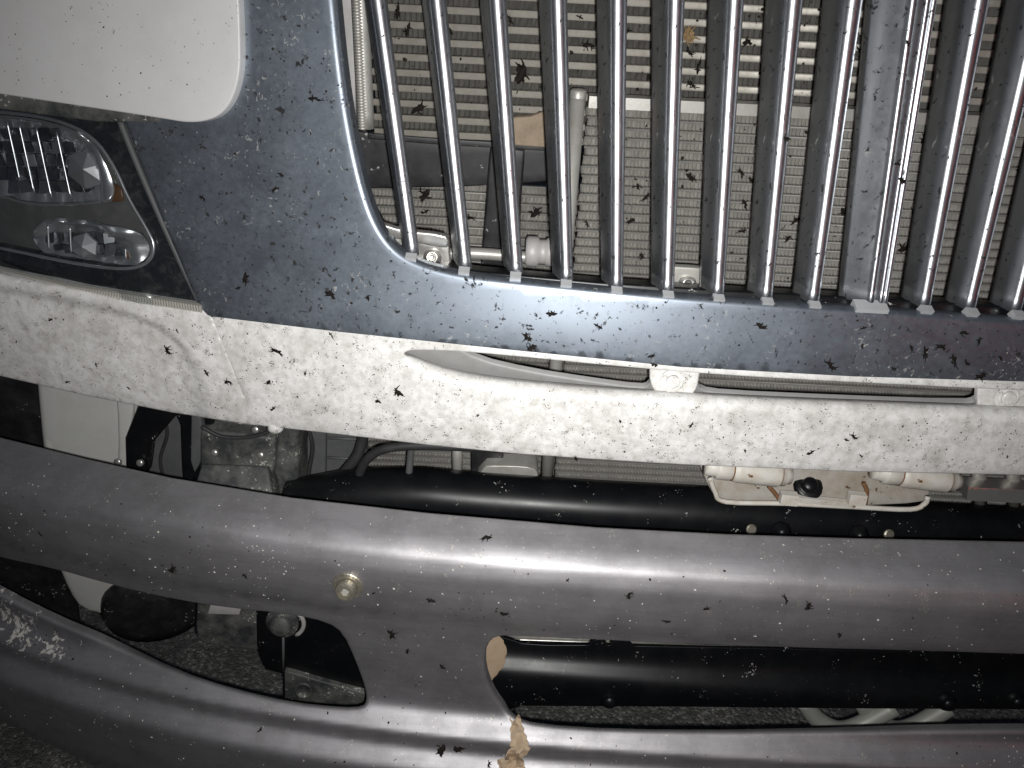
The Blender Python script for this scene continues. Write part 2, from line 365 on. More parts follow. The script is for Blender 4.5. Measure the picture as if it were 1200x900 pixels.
PALE = surf("pale_splatter", (.56, .55, .50), .8, 0, (.34, .31, .25), .6, 300)
SPECK = surf("dark_speck", (.02, .018, .015), .8, 0, (.06, .04, .025), .5, 300, spec=.1)
LAMPDARK = surf("lamp_housing_dark", (.04, .042, .045), .25, .6, (.09, .085, .08), .4, 40)
LAMPGREY = surf("lamp_housing_grey", (.022, .023, .027), .22, .3, (.05, .05, .048), .5, 40)
MIRROR = surf("lamp_reflector", (.66, .67, .68), .30, .85, (.3, .3, .3), .25, 60, None, 0, 300, 0, 300, .5, .08)
LAMPMID = surf("lamp_shelf_grey", (.17, .17, .16), .35, .5, (.09, .09, .08), .5, 50)
MIRROR2 = surf("lamp_facet_mirror", (.40, .41, .43), .36, 1.0, (.15, .15, .15), .3, 60, None, 0, 300, 0, 300, .5, .06)
AMBER = surf("amber_plastic", (.07, .035, .018), .35, 0, (.2, .1, .05), .4, 60)
LENS = glass_mat("lamp_lens")
def ground_mat():
    m, nt, out = nodes("tarmac"); b = nt.nodes.new('ShaderNodeBsdfPrincipled'); co = coord(nt, True)
    v = nt.nodes.new('ShaderNodeTexVoronoi'); v.inputs['Scale'].default_value = 230; nt.links.new(co, v.inputs['Vector'])
    sp = nt.nodes.new('ShaderNodeSeparateColor'); nt.links.new(v.outputs['Color'], sp.inputs[0])
    c = ramp(nt, sp.outputs[0], [(0, (.05, .05, .048)), (.4, (.09, .09, .086)), (.8, (.15, .148, .14)), (1, (.30, .295, .28))])
    c2 = mixc(nt, ramp(nt, noise(nt, co, 14, 5), [(.4, 0.0), (.65, .6)]), c, (.05, .05, .047))
    nt.links.new(c2, b.inputs['Base Color']); b.inputs['Roughness'].default_value = .8
    inv = nt.nodes.new('ShaderNodeMath'); inv.operation = 'SUBTRACT'; inv.inputs[0].default_value = 1; nt.links.new(v.outputs['Distance'], inv.inputs[1])
    bump(nt, inv.outputs[0], .8, .003, b); nt.links.new(b.outputs[0], out.inputs[0]); return m
TARMAC = ground_mat()

# ------------------------------------------------------------------ ground
gx = np.linspace(-15, 15, 61); V = [(x, y, 0.004 * math.sin(3 * x) * math.cos(2.3 * y)) for y in gx for x in gx]
gr = mk("ground", V, [(j * 61 + i, j * 61 + i + 1, (j + 1) * 61 + i + 1, (j + 1) * 61 + i) for j in range(60) for i in range(60)], TARMAC)
gr["kind"] = "structure"; gr["label"] = "dark gravelly tarmac under the truck"

V = []; Fc = []; t_ = (1 + 5 ** .5) / 2
ICO = np.array([(-1, t_, 0), (1, t_, 0), (-1, -t_, 0), (1, -t_, 0), (0, -1, t_), (0, 1, t_), (0, -1, -t_), (0, 1, -t_), (t_, 0, -1), (t_, 0, 1), (-t_, 0, -1), (-t_, 0, 1)]) / 1.9
ICOF = [(0, 11, 5), (0, 5, 1), (0, 1, 7), (0, 7, 10), (0, 10, 11), (1, 5, 9), (5, 11, 4), (11, 10, 2), (10, 7, 6), (7, 1, 8), (3, 9, 4), (3, 4, 2), (3, 2, 6), (3, 6, 8), (3, 8, 9), (4, 9, 5), (2, 4, 11), (6, 2, 10), (8, 6, 7), (9, 8, 1)]
for k in range(6500):
    x, y = rng.uniform(-1.1, 1.0), rng.uniform(-.35, .75); r_ = .0016 * math.exp(rng.normal() * .45); b0 = len(V)
    V += list(np.array([x, y, .003 + .004 * math.sin(3 * x) * math.cos(2.3 * y)]) + ICO * r_ * rng.uniform(.6, 1.3, 3) * rng.uniform(.85, 1.15, (12, 1)))
    Fc += [tuple(i + b0 for i in f) for f in ICOF]
PEBBLE = surf("pebble_grey", (.21, .205, .195), .8, 0, (.07, .068, .064), .8, 300)
pb = mk("gravel", V, Fc, PEBBLE, None, False, kind="stuff"); pb["label"] = "fine grey gravel lying on the tarmac under the bumper"; pb["category"] = "gravel"

# ------------------------------------------------------------------ the truck
truck = empty("truck", (XC, 0.25, 0)); truck["category"] = "truck"
truck["label"] = "front of a white truck with chrome grille, graphite bumper and dead insects all over it"

# ---- hood corner (top left), over the chrome
HOOD_PX = smooth_poly([(-160, -160, 1), (272, -160, 1), (276, -20), (279, 40), (279, 92), (262, 132), (228, 143), (186, 136), (120, 126), (0, 108), (-160, 84, 1)], 3)
Fhood = lambda X, Z: Fnose(X, Z) - .010 + .10 * np.maximum(0, -.2 - X) ** 2
panel("hood_corner", HOOD_PX, Fhood, WHITE_CLEAN, truck, 12, roll=.0016, wall=.008, label="clean white rounded hood corner above the headlight")
panel("hood_gasket", [(-160, 80), (0, 106), (110, 124), (186, 134), (186, 140), (110, 138), (0, 124), (-160, 100)], off(Fnose, -.001), DUSTY, truck, 12, roll=.003, wall=.01,
      label="grimy dark gasket strip under the white hood corner")

# ---- chrome grille surround
inner = [(372, -160), (378, -60), (384, 0), (390, 60), (398, 120), (409, 180), (422, 232), (436, 268), (456, 296), (484, 314), (535, 328), (600, 336), (700, 346), (800, 355), (940, 365), (1100, 376), (1220, 384), (1420, 392)]
lower = [(1420, 455), (1200, 446), (1000, 440), (800, 429), (600, 409), (400, 388), (243, 369)]
edge = [(230, 340), (196, 260), (150, 142), (120, 100), (100, -160)]
inner_s = smooth_poly(inner, 2, closed=False)
surround = panel("grille_surround", list(inner_s) + lower + edge, Fnose, CHROME, truck, 7, roll=.0065, wall=.010, steps=6,
                 label="dusty blue-grey chrome surround framing the grille")
# dark ledge that carries the bar ends
ledge_px = [(398, 190), (420, 232), (440, 268), (466, 300), (500, 312), (560, 320), (700, 333), (850, 343), (1000, 351), (1200, 363), (1420, 372), (1420, 400), (1100, 385), (800, 363), (600, 344), (480, 324), (430, 280), (402, 230)]
grille = empty("grille", (XC, .03, .85), truck)
panel("ledge", [(x, y if i < 11 else y + 8) for i, (x, y) in enumerate(ledge_px)], off(Fnose, .0175), BLACK, grille, 10, roll=.002, wall=.03)

# ---- grille bars
BARS = [((441, 0), (483, 300)), ((511, 0), (545, 316)), ((582, 0), (605, 322)), ((654, 0), (664, 331)), ((725, 0), (723, 339)), ((793, 0), (783, 344)),
        ((863, 0), (842, 348)), ((933, 0), (899, 352)), ((1003, 0), (954, 356)), None, ((1153, 0), (1085, 361)), ((1225, 0), (1138, 364)), ((1290, 0), (1192, 367)), ((1356, 0), (1246, 370))]
def nose_section(r=.0074, left=(-.0122, .0195), right=(.0046, .024)):
    """section in (across, depth): flat left flank raked back, rounded nose, short right side"""
    a0 = math.atan2(left[1], left[0])                # direction of the left flank
    pts = [(left[0] - .0030, left[1] + .010), (left[0] - .0022, left[1] + .006), left]
    nl = np.array([-math.sin(a0), math.cos(a0)]); nl = nl if nl[1] < 0 else -nl   # outward normal of the flank (towards -depth)
    c = np.array([0, r]); th0 = math.atan2(nl[1], nl[0]); th1 = 0.0
    if th0 > 0: th0 -= 2 * math.pi
    for t in np.linspace(th0, th1, 9): pts.append((c[0] + r * math.cos(t), c[1] + r * math.sin(t)))
    pts.append(right); return pts
def extrude_section(name, sec, top, bot, F, mat, parent, m=26, ext=-70, label=None):
    dx = (top[0] - bot[0]) / (bot[1] - top[1]); tp = (top[0] + dx * -ext, top[1] + ext)
    t = np.linspace(0, 1, m); px = tp[0] + (bot[0] - tp[0]) * t; py = tp[1] + (bot[1] - tp[1]) * t
    P = hit(px, py, F); n = len(sec); V = []; Fc = []
    for p, w in zip(P, np.linspace(1.06, .80, m)):
        for (a, d) in sec: V.append(p + np.array([a * w, d * w, 0]))
    for i in range(m - 1):
        for k in range(n): Fc.append((i * n + k, (i + 1) * n + k, (i + 1) * n + (k + 1) % n, i * n + (k + 1) % n))
    Fc.append(tuple(range((m - 1) * n, m * n)))
    return mk(name, V, Fc, mat, parent, True, None, label)
Fbar = off(Fnose, .006)
clip_me = None
for b in BARS:
    if b is None: continue
    o = extrude_section("bar", nose_section(), b[0], b[1], Fbar, BARCHROME, grille)
    p = hit(np.array(float(b[1][0] - 1)), np.array(float(b[1][1] + 2)), Fbar)
    if clip_me is None:
        Vc, Fc = box_geo((0, 0, 0), (.0048, 0, 0), (0, .004, .001), (0, -.0018, .0030)); clip_me = mesh_of("bar_clip", Vc, Fc, CLIP, False)
    inst("bar_clip", clip_me, p + np.array([0, -.001, 0]), (0, 0.06, 0), grille)
# wide centre bar: flat plate, groove, twin ribs
def centre_section():
    s = [(-.027, .026), (-.027, .021), (-.024, .0165)]
    s += [(-.005, .004)]
    for (c0, r_) in ((0, .0036),):
        for t in np.linspace(-math.pi * .85, -.25, 7): s.append((c0 + r_ * math.cos(t), r_ + r_ * math.sin(t)))
    s += [(.0055, .010), (.0065, .010)]
    for c0 in (.0105, .0152):
        for t in np.linspace(-math.pi * .85, -.3, 6): s.append((c0 + .0026 * math.cos(t), .0028 + .0026 * math.sin(t)))
    s += [(.0185, .022)]
    return s
extrude_section("centre_bar", centre_section(), (1072, 0), (1021, 358), Fbar, BARCHROME, grille, label="widest grille bar with twin bright ribs")
p = hit(np.array(1019.0), np.array(361.0), Fbar); Vc, Fc = box_geo(p, (.014, 0, 0), (0, .006, .002), (0, -.0012, .0036)); mk("bar_clip", Vc, Fc, CLIP, grille, False)

# ---- cooling pack behind the grille
def core(name, parent, Y, x0, x1, z0, z1, pitch, tube_h, matT, matF, fin_pitch, depth=.02, fold=.006, tname="tube", fname="fin_row", rows_kind=None):
    """horizontal flat tubes with a folded fin strip in each gap; meshes are shared between the rows"""
    L = x1 - x0; rr = tube_h / 2
    sec = [(-rr * .55 * abs(math.cos(t)) ** .5, rr * math.copysign(abs(math.sin(t)) ** .45, math.sin(t))) for t in np.linspace(math.pi / 2, 3 * math.pi / 2, 8)]
    V = []; Fc = []; n = len(sec) + 2
    for xx in (-L / 2, L / 2):
        V.append((xx, depth, rr)); V += [(xx, s_[0] * .9, s_[1]) for s_ in sec]; V.append((xx, depth, -rr))
    Fc = [(k, n + k, n + (k + 1) % n, (k + 1) % n) for k in range(n)] + [tuple(range(n)), tuple(range(2 * n - 1, n - 1, -1))]
    tm = mesh_of(tname, V, Fc, matT)
    gap = pitch - tube_h; m = int(L / fin_pitch); V = []; Fc = []
    for i in range(m + 1):
        x = -L / 2 + L * i / m + rng.uniform(-.12, .12) * fin_pitch; y = .0035 + (fold if i % 2 else 0) + rng.uniform(0, .0008)
        sk = rng.uniform(-.2, .2) * fin_pitch
        V += [(x - sk, y, -gap / 2), (x + sk, y, gap / 2)]
    Fc = [(2 * i, 2 * i + 2, 2 * i + 3, 2 * i + 1) for i in range(m)]
    fm = mesh_of(fname, V, Fc, matF, False)
    z = z0; k = 0
    while z <= z1 + 1e-6:
        inst(tname, tm, ((x0 + x1) / 2, Y, z), (0, 0, 0), parent)
        if z + pitch <= z1 + 1e-6:
            inst(fname, fm, ((x0 + x1) / 2 + (k % 3 - 1) * .0011, Y, z + pitch / 2), (0, math.pi * (k % 2), 0), parent)
        z += pitch; k += 1
def X_at(px, py, Y): return hit(np.array(float(px)), np.array(float(py)), flat(Y))
YI, YC, YR = .175, .135, .20
# intercooler: top half of the grille
ic = empty("intercooler", (.3, YI, 1.0), truck)
zi = X_at(560, 160, YI)[2]; pit = (X_at(560, 20, YI)[2] - X_at(560, 150, YI)[2]) / 7.1
core("intercooler", ic, YI, X_at(436, 80, YI)[0], .95, zi, zi + pit * 13, pit, pit * .46, ALUTUBE, FIN, .0026, .03, .006)
A, B = X_at(429, 150, YI - .004), X_at(419, -70, YI - .004)
tube("side_tank", [A, A * .5 + B * .5, B], .0085, ALU, ic, 14, 6)
V = []; Fc = []
for k in range(60):
    c = A + (B - A) * (k + .5) / 60 + np.array([-.002, -.0072, 0]); vv, ff = tube_geo([c + np.array([0, 0, -.0018]), c, c + np.array([0, 0, .0018])], [.0025, .0052, .0025], 8)
    Fc += [tuple(i + len(V) for i in f) for f in ff]; V += vv
mk("weld_seam", V, Fc, ALU, ic, kind="stuff")
panel("core_rail", [(432, 157), (520, 164), (640, 171), (640, 176), (520, 169), (432, 162)], flat(YI - .004), BLACKPL, ic, 10, roll=.001, wall=.01)
panel("side_shroud", [(340, -80), (418, -80), (417, 0), (413, 150), (396, 156), (350, 60)], flat(YI + .01), LIGHTGREY, truck, 14, roll=.003, wall=.02, label="light grey shroud plate left of the intercooler")
# condenser in front of it, right half
cn = empty("condenser", (.4, YC, .78), truck)
pc = X_at(900, 350, YC)[2]; pitc = .0092
xl = X_at(684, 180, YC)[0]; ztop = X_at(900, 136, YC)[2]
nrow = int((ztop - .50) / pitc); core("condenser", cn, YC, xl, .95, ztop - nrow * pitc, ztop, pitc, .0019, CTUBE, CFIN, .0019, .016, .0034)
a, b = X_at(684, 116, YC), X_at(1190, 150, YC)
V, Fc = box_geo(((xl + .95) / 2, YC, ztop + .006), ((.95 - xl) / 2, 0, 0), (0, .009, 0), (0, 0, .0052)); mk("top_rail", V, Fc, ALU, cn, False)
ha = np.array([xl - .010, YC, ztop + .012]); hb = np.array([xl - .010, YC, .50])
tube("header_pipe", [ha, hb], .0074, ALU, cn, 16); V, Fc = lathe([(.0078, -.004), (.0078, .002), (.0062, .0035), (0.001, .004)], 18); inst("header_cap", mesh_of("header_cap", V, Fc, ALU), ha, (0, 0, 0), cn)
# radiator: lower left, behind
rd = empty("radiator", (-.1, YR, .7), truck)
core("radiator", rd, YR, X_at(426, 545, YR)[0], xl + .02, .44, X_at(560, 213, YR)[2], .0098, .0019, CTUBE, CFIN, .0021, .016, .0034)
# black seal plate between intercooler and radiator
panel("seal_plate", [(396, 150), (440, 160), (540, 168), (640, 174), (672, 178), (668, 209), (600, 214), (540, 217), (430, 219), (405, 216)], flat(YR - .012), BLACKPL, truck, 12, roll=.002, wall=.004, label="black seal plate between the two coolers")
panel("seal_strut", [(577, 175), (612, 178), (607, 240), (606, 318), (566, 316), (572, 240)], flat(YR - .022), BLACKPL, truck, 12, roll=.003, wall=.01, label="black upright strut before the radiator")
panel("foam_scrap", [(600, 140), (622, 139), (640, 132), (641, 171), (601, 168)], flat(YI - .010), FOAM, truck, 8, roll=.002, wall=.008, label="tan foam scrap under the intercooler")
# bracket and pipe at lower left of the grille
bk = empty("grille_bracket", X_at(505, 296, .06), truck)
panel("plate", [(488, 282), (524, 289), (527, 314), (490, 310)], flat(.055), SILVER, bk, 6, roll=.0015, wall=.006)
panel("flange", smooth_poly([(440, 262), (470, 272), (520, 277), (524, 284), (522, 290), (485, 282), (446, 274)], 1), flat(.050), SILVER, bk, 6, roll=.002, wall=.004)
panel("foot", smooth_poly([(448, 274), (470, 278), (486, 298), (484, 312), (462, 300)], 1), flat(.062), SILVER, bk, 6, roll=.002, wall=.004)
Vb, Fb_ = lathe([(.0085, 0), (.0085, .0015), (.0060, .0022), (.0060, .0055), (.0052, .0066), (.0035, .0066), (.0030, .0040), (.0005, .0040)], 20); SCREW = mesh_of("screw", Vb, Fb_, SILVER)
inst("screw", SCREW, hit(np.array(507.), np.array(301.), flat(.055)), aim((0, -1, .3)), bk); inst("screw", SCREW, hit(np.array(503.), np.array(321.), flat(.052)), aim((0, -1, .3)), bk)
pxtube("coolant_pipe", [(520, 297), (560, 297), (625, 302)], .13, 7, ALU, truck, label="aluminium pipe behind the left grille bars")
pf = X_at(632, 295, .125); V, Fc = lathe([(.013, -.014), (.0155, -.012), (.0155, -.002), (.0125, 0), (.0125, .006), (.0145, .008), (.0145, .016), (.010, .018)], 20)
inst("pipe_fitting", mesh_of("pipe_fitting", V, Fc, LIGHTGREY), pf, (0, math.pi / 2, 0), truck, "grey pipe fitting behind the fourth grille bar")
bk2 = empty("latch_plate", X_at(804, 328, .05), truck)
panel("plate", [(783, 314), (820, 316), (818, 352), (784, 348)], flat(.05), ALU, bk2, 6, roll=.0015, wall=.006)
inst("screw", SCREW, hit(np.array(805.), np.array(332.), flat(.05)), aim((0, -1, .3)), bk2)

# ---- headlight
hl = empty("headlight", X_at(110, 240, .12), truck)
Fl = lambda X, Z: Fnose(X, Z) + .004 + .35 * np.maximum(0, -.30 - X) ** 2 + 1.1 * np.maximum(0, Z - .985) ** 2
_e0, _e1 = hit(np.array([150., 238.]), np.array([146., 362.]), Fnose)
Fl0 = Fl
def Fl(X, Z):                                         # the lens rolls in towards its right edge
    q = X - (_e1[0] + (_e0[0] - _e1[0]) * (Z - _e1[2]) / (_e0[2] - _e1[2]))
    return Fl0(X, Z) + 4.6 * np.maximum(0, q + .055) ** 2 - .015 * np.exp(-((q + .064) / .018) ** 2)
HL = [(-160, 112), (0, 128), (90, 138), (150, 146), (196, 262), (238, 362), (170, 352), (80, 340), (0, 322), (-160, 285)]
Fin = off(Fl, .052)
panel("housing", HL, Fin, LAMPDARK, hl, 12, roll=.002, wall=.002)
panel("lens", HL, Fl, LENS, hl, 10, roll=.004, wall=.044, label="clear polycarbonate headlight lens with grime")
def bowl(name, poly, cx, cy, sx, sy, depth, nfl, amp, mat):
    c = hit(np.array(float(cx)), np.array(float(cy)), off(Fl, .03)); w = sx / FPX * .85; h = sy / FPX * .85
    def Fq(X, Z):
        u = (X - c[0]) / w; v = (Z - c[2]) / h; q = np.clip(1 - .55 * u * u - .75 * v * v, -.6, 1)
        s_ = (u * nfl) % 1.0; s2 = (v * nfl * .35 + .2) % 1.0
        return Fl(X, Z) + .016 + depth * q + amp * (np.abs(s_ - .5) * 2) ** 1.5 + amp * .7 * np.abs(s2 - .5) * 2
    return panel(name, poly, Fq, mat, hl, 4, roll=.001, wall=.003)
up_px = smooth_poly([(-160, 128), (0, 134), (64, 144), (104, 163), (128, 198), (136, 234), (92, 240), (30, 240), (0, 228), (-160, 215)], 2)
lo_px = smooth_poly([(40, 258), (110, 264), (156, 268), (176, 285), (173, 304), (146, 312), (100, 307), (40, 294)], 2)
cav = smooth_poly([(-160, 124), (0, 130), (68, 140), (110, 160), (135, 196), (150, 232), (172, 268), (182, 288), (176, 308), (148, 317), (80, 308), (0, 290), (-160, 262)], 2)
bowl("upper_reflector", up_px, 50, 190, 90, 50, .022, 4.0, .0045, MIRROR)
bowl("lower_reflector", lo_px, 110, 285, 62, 20, .016, 2.6, .004, MIRROR)
panel("reflector_shelf", cav, off(Fl0, .026), LAMPMID, hl, 8, holes=[up_px, lo_px], roll=.001, wall=.004, hroll=.002, hwall=.012)
bez = panel("bezel", HL, off(Fl0, .014), LAMPGREY, hl, 10, holes=[cav], roll=.001, wall=.004, hroll=.003, hwall=.014)
for pl, r_ in ((up_px, .0013), (lo_px, .0012), (cav, .0016)):
    V, Fc = tube_geo(np.array([hit(np.array(x), np.array(y), off(Fl0, .024 if pl is not cav else .012)) for x, y in dens(pl, 7)] ), r_, 8, None, False); mk("reflector_rim", V, Fc, MIRROR, hl)
# facets: flat mirror panes, each tilted its own way
def facets(poly, x0, x1, nx, y0, y1, ny, d, skew):
    pl = np.array(poly)
    for i in range(nx):
        for j in range(ny):
            a, b = x0 + (x1 - x0) * i / nx, x0 + (x1 - x0) * (i + 1) / nx; c, e = y0 + (y1 - y0) * j / ny, y0 + (y1 - y0) * (j + 1) / ny
            q = [(a + .8 + (c - y0) * skew, c + .8), (b - .8 + (c - y0) * skew, c + .8), (b - .8 + (e - y0) * skew, e - .8), (a + .8 + (e - y0) * skew, e - .8)]
            if not inpoly(np.array(q), pl).all(): continue
            P = np.array([hit(np.array(x), np.array(y), off(Fl0, d)) for x, y in q]); m_ = P.mean(0); tx, tz = rng.uniform(-.5, .55), rng.uniform(-.45, .7)
            P[:, 1] += (P[:, 0] - m_[0]) * tx + (P[:, 2] - m_[2]) * tz
            Bk = P + np.array([0, .004, 0])
            mk("facet", np.concatenate([P, Bk]), [(0, 3, 2, 1), (0, 1, 5, 4), (1, 2, 6, 5), (2, 3, 7, 6), (3, 0, 4, 7)], MIRROR2, hl, False)
facets(up_px, -90, 150, 20, 134, 242, 7, .030, .20)
facets(lo_px, 36, 180, 12, 258, 313, 4, .026, .10)
def gem(px, py, d, r, n, h):
    V, Fc = lathe([(r, 0), (r * .96, h * .35), (.0004, h)], n); return inst("bulb_shield", mesh_of("bulb_shield", V, Fc, MIRROR, False), hit(np.array(float(px)), np.array(float(py)), off(Fl0, d)), aim((.15, -1, .25), .3), hl)
gem(104, 198, .026, .019, 6, .014); gem(100, 288, .022, .013, 6, .009)
for x_, y0, y1 in ((8, 142, 212), (22, 144, 226), (42, 148, 232), (66, 154, 232)):
    P = [hit(np.array(x_ + (y - y0) * .22), np.array(float(y)), off(Fl0, .020)) for y in np.linspace(y0, y1, 5)]; tube("flute", P, .0011, MIRROR, hl, 6, 3)
for x_, y0, y1 in ((56, 264, 292), (82, 266, 296), (146, 272, 304)):
    P = [hit(np.array(x_ + (y - y0) * .05), np.array(float(y)), off(Fl0, .018)) for y in np.linspace(y0, y1, 4)]; tube("flute", P, .0011, MIRROR, hl, 6, 3)
panel("marker", [(147, 276), (151, 276), (153, 303), (149, 303)], off(Fl0, .019), AMBER, hl, 5, roll=.001, wall=.002)
panel("marker", [(133, 216), (141, 221), (143, 234), (132, 236)], off(Fl0, .022), AMBER, hl, 5, roll=.001, wall=.001)
# lens edge strips and the fine ribbed lower band
def strip(pp, w, d, mat, name):
    P = [hit(np.array(float(x)), np.array(float(y)), off(Fl, d)) for x, y in pp]; return tube(name, P, w, mat, hl, 8, 6)
strip([(140, 140), (160, 190), (184, 246), (212, 308), (240, 366)], .0030, -.001, DARKGREY, "edge_strip")
strip([(147, 140), (167, 190), (191, 246), (218, 306), (243, 362)], .0018, -.003, SILVER, "edge_trim")
V = []; Fc = []
q = dens([(-120, 290), (0, 324), (80, 342), (160, 354), (236, 366)], 3.2, False)
for i, (x, y) in enumerate(q):
    c = hit(np.array(x), np.array(y - 5), off(Fl0, -.0035)); vv, ff = box_geo(c, (.0008, 0, 0), (0, .003, 0), (0, 0, .0034)); Fc += [tuple(k + len(V) for k in f) for f in ff]; V += list(vv)
mk("lens_ribs", V, Fc, CRUMB, hl, False, kind="stuff")

# ---- white valance under the chrome, two pressings and a seam
Fval = Fnose
def Fleft(X, Z):                                      # embossed step of the left pressing
    P = np.stack([X, Z], -1); y = Fnose(X, Z)
    lz = np.interp(X, EMB[:, 0], EMB[:, 1]); s_ = 1 / (1 + np.exp(-(lz - Z) / .0019)); fade = 1 / (1 + np.exp((X - EMB[-1, 0]) / .006))
    return y + .0075 * s_ * fade
EMB = np.array([hit(np.array(float(x)), np.array(float(y)), Fnose)[[0, 2]] for x, y in ((-160, 318), (-60, 330), (0, 341), (60, 351), (110, 361), (150, 371), (180, 383), (200, 396), (215, 410), (225, 428))])
low = [(1420, 560), (1200, 555), (1000, 551), (800, 543), (700, 537), (600, 530), (500, 520), (400, 508), (300, 497)]
lowL = [(298, 497), (200, 482), (100, 462), (0, 439), (-160, 395)]
panel("fender_valance", [(-160, 290), (0, 328), (80, 344), (160, 355), (240, 367), (246, 371), (298, 497)] + lowL[1:], Fleft, WHITE, truck, 3.5, roll=.005, wall=.02, label="white fender pressing with embossed crease below the headlight")
slot = smooth_poly([(470, 409), (500, 408), (560, 411), (760, 431), (900, 441), (1060, 449), (1200, 456), (1420, 464, 1), (1420, 502, 1), (1200, 496), (1060, 491), (900, 485), (760, 477), (640, 468), (550, 458), (500, 444), (472, 426)], 2)
valance = panel("valance", [(250, 372), (400, 390), (600, 411), (800, 431), (1000, 442), (1200, 448), (1420, 457)] + low, Fnose, WHITE, truck, 7, holes=[slot], roll=.004, wall=.02, hroll=(.011, .002), hwall=.012,
      label="white centre valance with a long slot, grimed and spotted with insects")
# recessed plate inside the slot, with its two openings
rec = smooth_poly([(452, 398), (560, 400), (760, 420), (1060, 440), (1440, 455, 1), (1440, 505, 1), (1060, 494), (760, 480), (550, 462), (470, 436)], 1)
o1 = smooth_poly([(524, 404), (560, 404), (764, 428), (768, 438), (762, 454), (750, 457), (690, 449), (620, 438), (560, 424)], 1)
o2 = smooth_poly([(822, 434), (1000, 444), (1150, 452), (1149, 460), (1146, 471), (1130, 475), (980, 470), (850, 464), (818, 459), (815, 446)], 1)
zr = hit(np.array(600.), np.array(440.), Fnose)[2]
RECESS_SHADE = surf('recess_shade_grey', (.30, .30, .295), .6, 0, (.22, .215, .20), .5, 60)  # darker grey paints the slot's shade into the recess plate's colour
recess = panel("slot_recess", rec, lambda X, Z: Fnose(X, Z) + .026 - .45 * (Z - zr), RECESS_SHADE, truck, 6, holes=[o1, o2], roll=0, wall=.003, hroll=.002, hwall=.004, label="recessed plate inside the valance slot, its shade painted in grey")
Vb, Fb_ = lathe([(.0115, 0), (.0115, .0012), (.0098, .0016), (.0096, .0006), (.0064, .0006), (.0064, .0040), (.0056, .0046), (.0005, .0046)], 6 * 3); WBOLT = mesh_of("slot_bolt", Vb, Fb_, WHITE, False)
panel('tab', smooth_poly([(764, 422, 1), (818, 427, 1), (816, 452), (808, 464), (772, 461), (764, 450)], 1), off(Fnose, .021), WHITE, recess, 6, roll=.002, wall=.004)
panel('tab', smooth_poly([(1150, 444, 1), (1240, 450, 1), (1238, 490), (1150, 482), (1148, 470)], 1), off(Fnose, .021), WHITE, recess, 6, roll=.002, wall=.004)
for x, y in ((788, 446), (1180, 465)): inst("bolt", WBOLT, hit(np.array(float(x)), np.array(float(y)), off(Fnose, .019)), aim((0, -1, .1)), recess)
V, Fc = lathe([(.008, -.004), (.008, .004), (.006, .007), (.001, .008)], 14); inst("drain_nub", mesh_of("drain_nub", V, Fc, WHITE), hit(np.array(323.), np.array(498.), off(Fnose, .006)), aim((0, -.2, -1)), truck)

# ---- things seen in the gap between valance and bumper
def H(x, y, Y): return hit(np.array(float(x)), np.array(float(y)), flat(Y))
panel("wheel_liner", [(-160, 380), (60, 430), (64, 560), (70, 660), (90, 800), (-160, 720)], flat(.17), BLACKPL, truck, 16, roll=.004, wall=.02, label="black wheel liner at the far left")
tank = panel("reservoir_tank", smooth_poly([(48, 425, 1), (134, 438, 1), (146, 540), (158, 640), (163, 690), (162, 714), (148, 718), (126, 718), (98, 712), (86, 694), (72, 660), (57, 530)], 1), flat(.125), GREYWHITE, truck, 10, roll=.010, wall=.10,
             label="off-white plastic reservoir tank behind the bumper at the left")
panel("tank_seam", smooth_poly([(137, 445), (152, 450), (152, 482), (148, 508), (150, 560), (146, 600), (141, 560), (142, 500)], 1), flat(.120), GREYWHITE, tank, 8, roll=.004, wall=.01)
pxtube("tank_neck", [(158, 455), (154, 500), (152, 520)], .13, 6, GREYWHITE, tank)
brk = empty("black_bracket", H(190, 520, .09), truck)
panel("arm", [(168, 468), (208, 474), (202, 488), (172, 523), (168, 556), (150, 556), (149, 515)], flat(.095), BLACK, brk, 8, roll=.0025, wall=.016)
panel("web", [(205, 478), (248, 482), (246, 500), (238, 515), (236, 558), (216, 560), (214, 500)], flat(.098), BLACK, brk, 8, roll=.003, wall=.02)
panel("rib", [(226, 486), (232, 486), (236, 505), (233, 540), (228, 552), (225, 540)], flat(.090), DARKGREY, brk, 6, roll=.002, wall=.008)
V, Fc = lathe([(.0042, 0), (.0042, .003), (.003, .004), (.0005, .004)], 12); STUD = mesh_of("stud", V, Fc, SILVER)
inst("stud", STUD, H(139, 541, .113), aim((0, -1, .4)), brk); inst("stud", STUD, H(165, 542, .092), aim((0, -1, .4)), brk)
panel("grey_infill", [(160, 470), (222, 480), (222, 570), (160, 570)], flat(.13), DARKGREY, truck, 12, roll=.002, wall=.01, label="plain dark grey plate behind the black bracket")
blk = empty("dusty_block", H(285, 535, .09), truck)
panel("front", [(238, 508), (318, 516), (317, 545), (310, 590), (236, 590), (238, 545)], flat(.085), DUSTY, blk, 8, roll=.004, wall=.04)
panel("upper_step", [(246, 486), (318, 496), (320, 515), (240, 507)], flat(.105), DUSTY, blk, 8, roll=.003, wall=.03)
pxtube("cable", [(236, 500), (262, 512), (300, 511), (326, 500)], .078, 2.2, RUBBER, blk, 8)
for x, y in ((252, 530), (306, 533), (300, 503)): inst("stud", STUD, H(x, y, .083), aim((0, -1, .4)), blk)
zb = H(280, 545, .08)[2]
panel("foot", [(238, 546), (312, 549), (318, 600), (222, 600)], lambda X, Z: .083 - .9 * (zb - Z) + 0 * X, DUSTY, blk, 8, roll=.003, wall=.03)
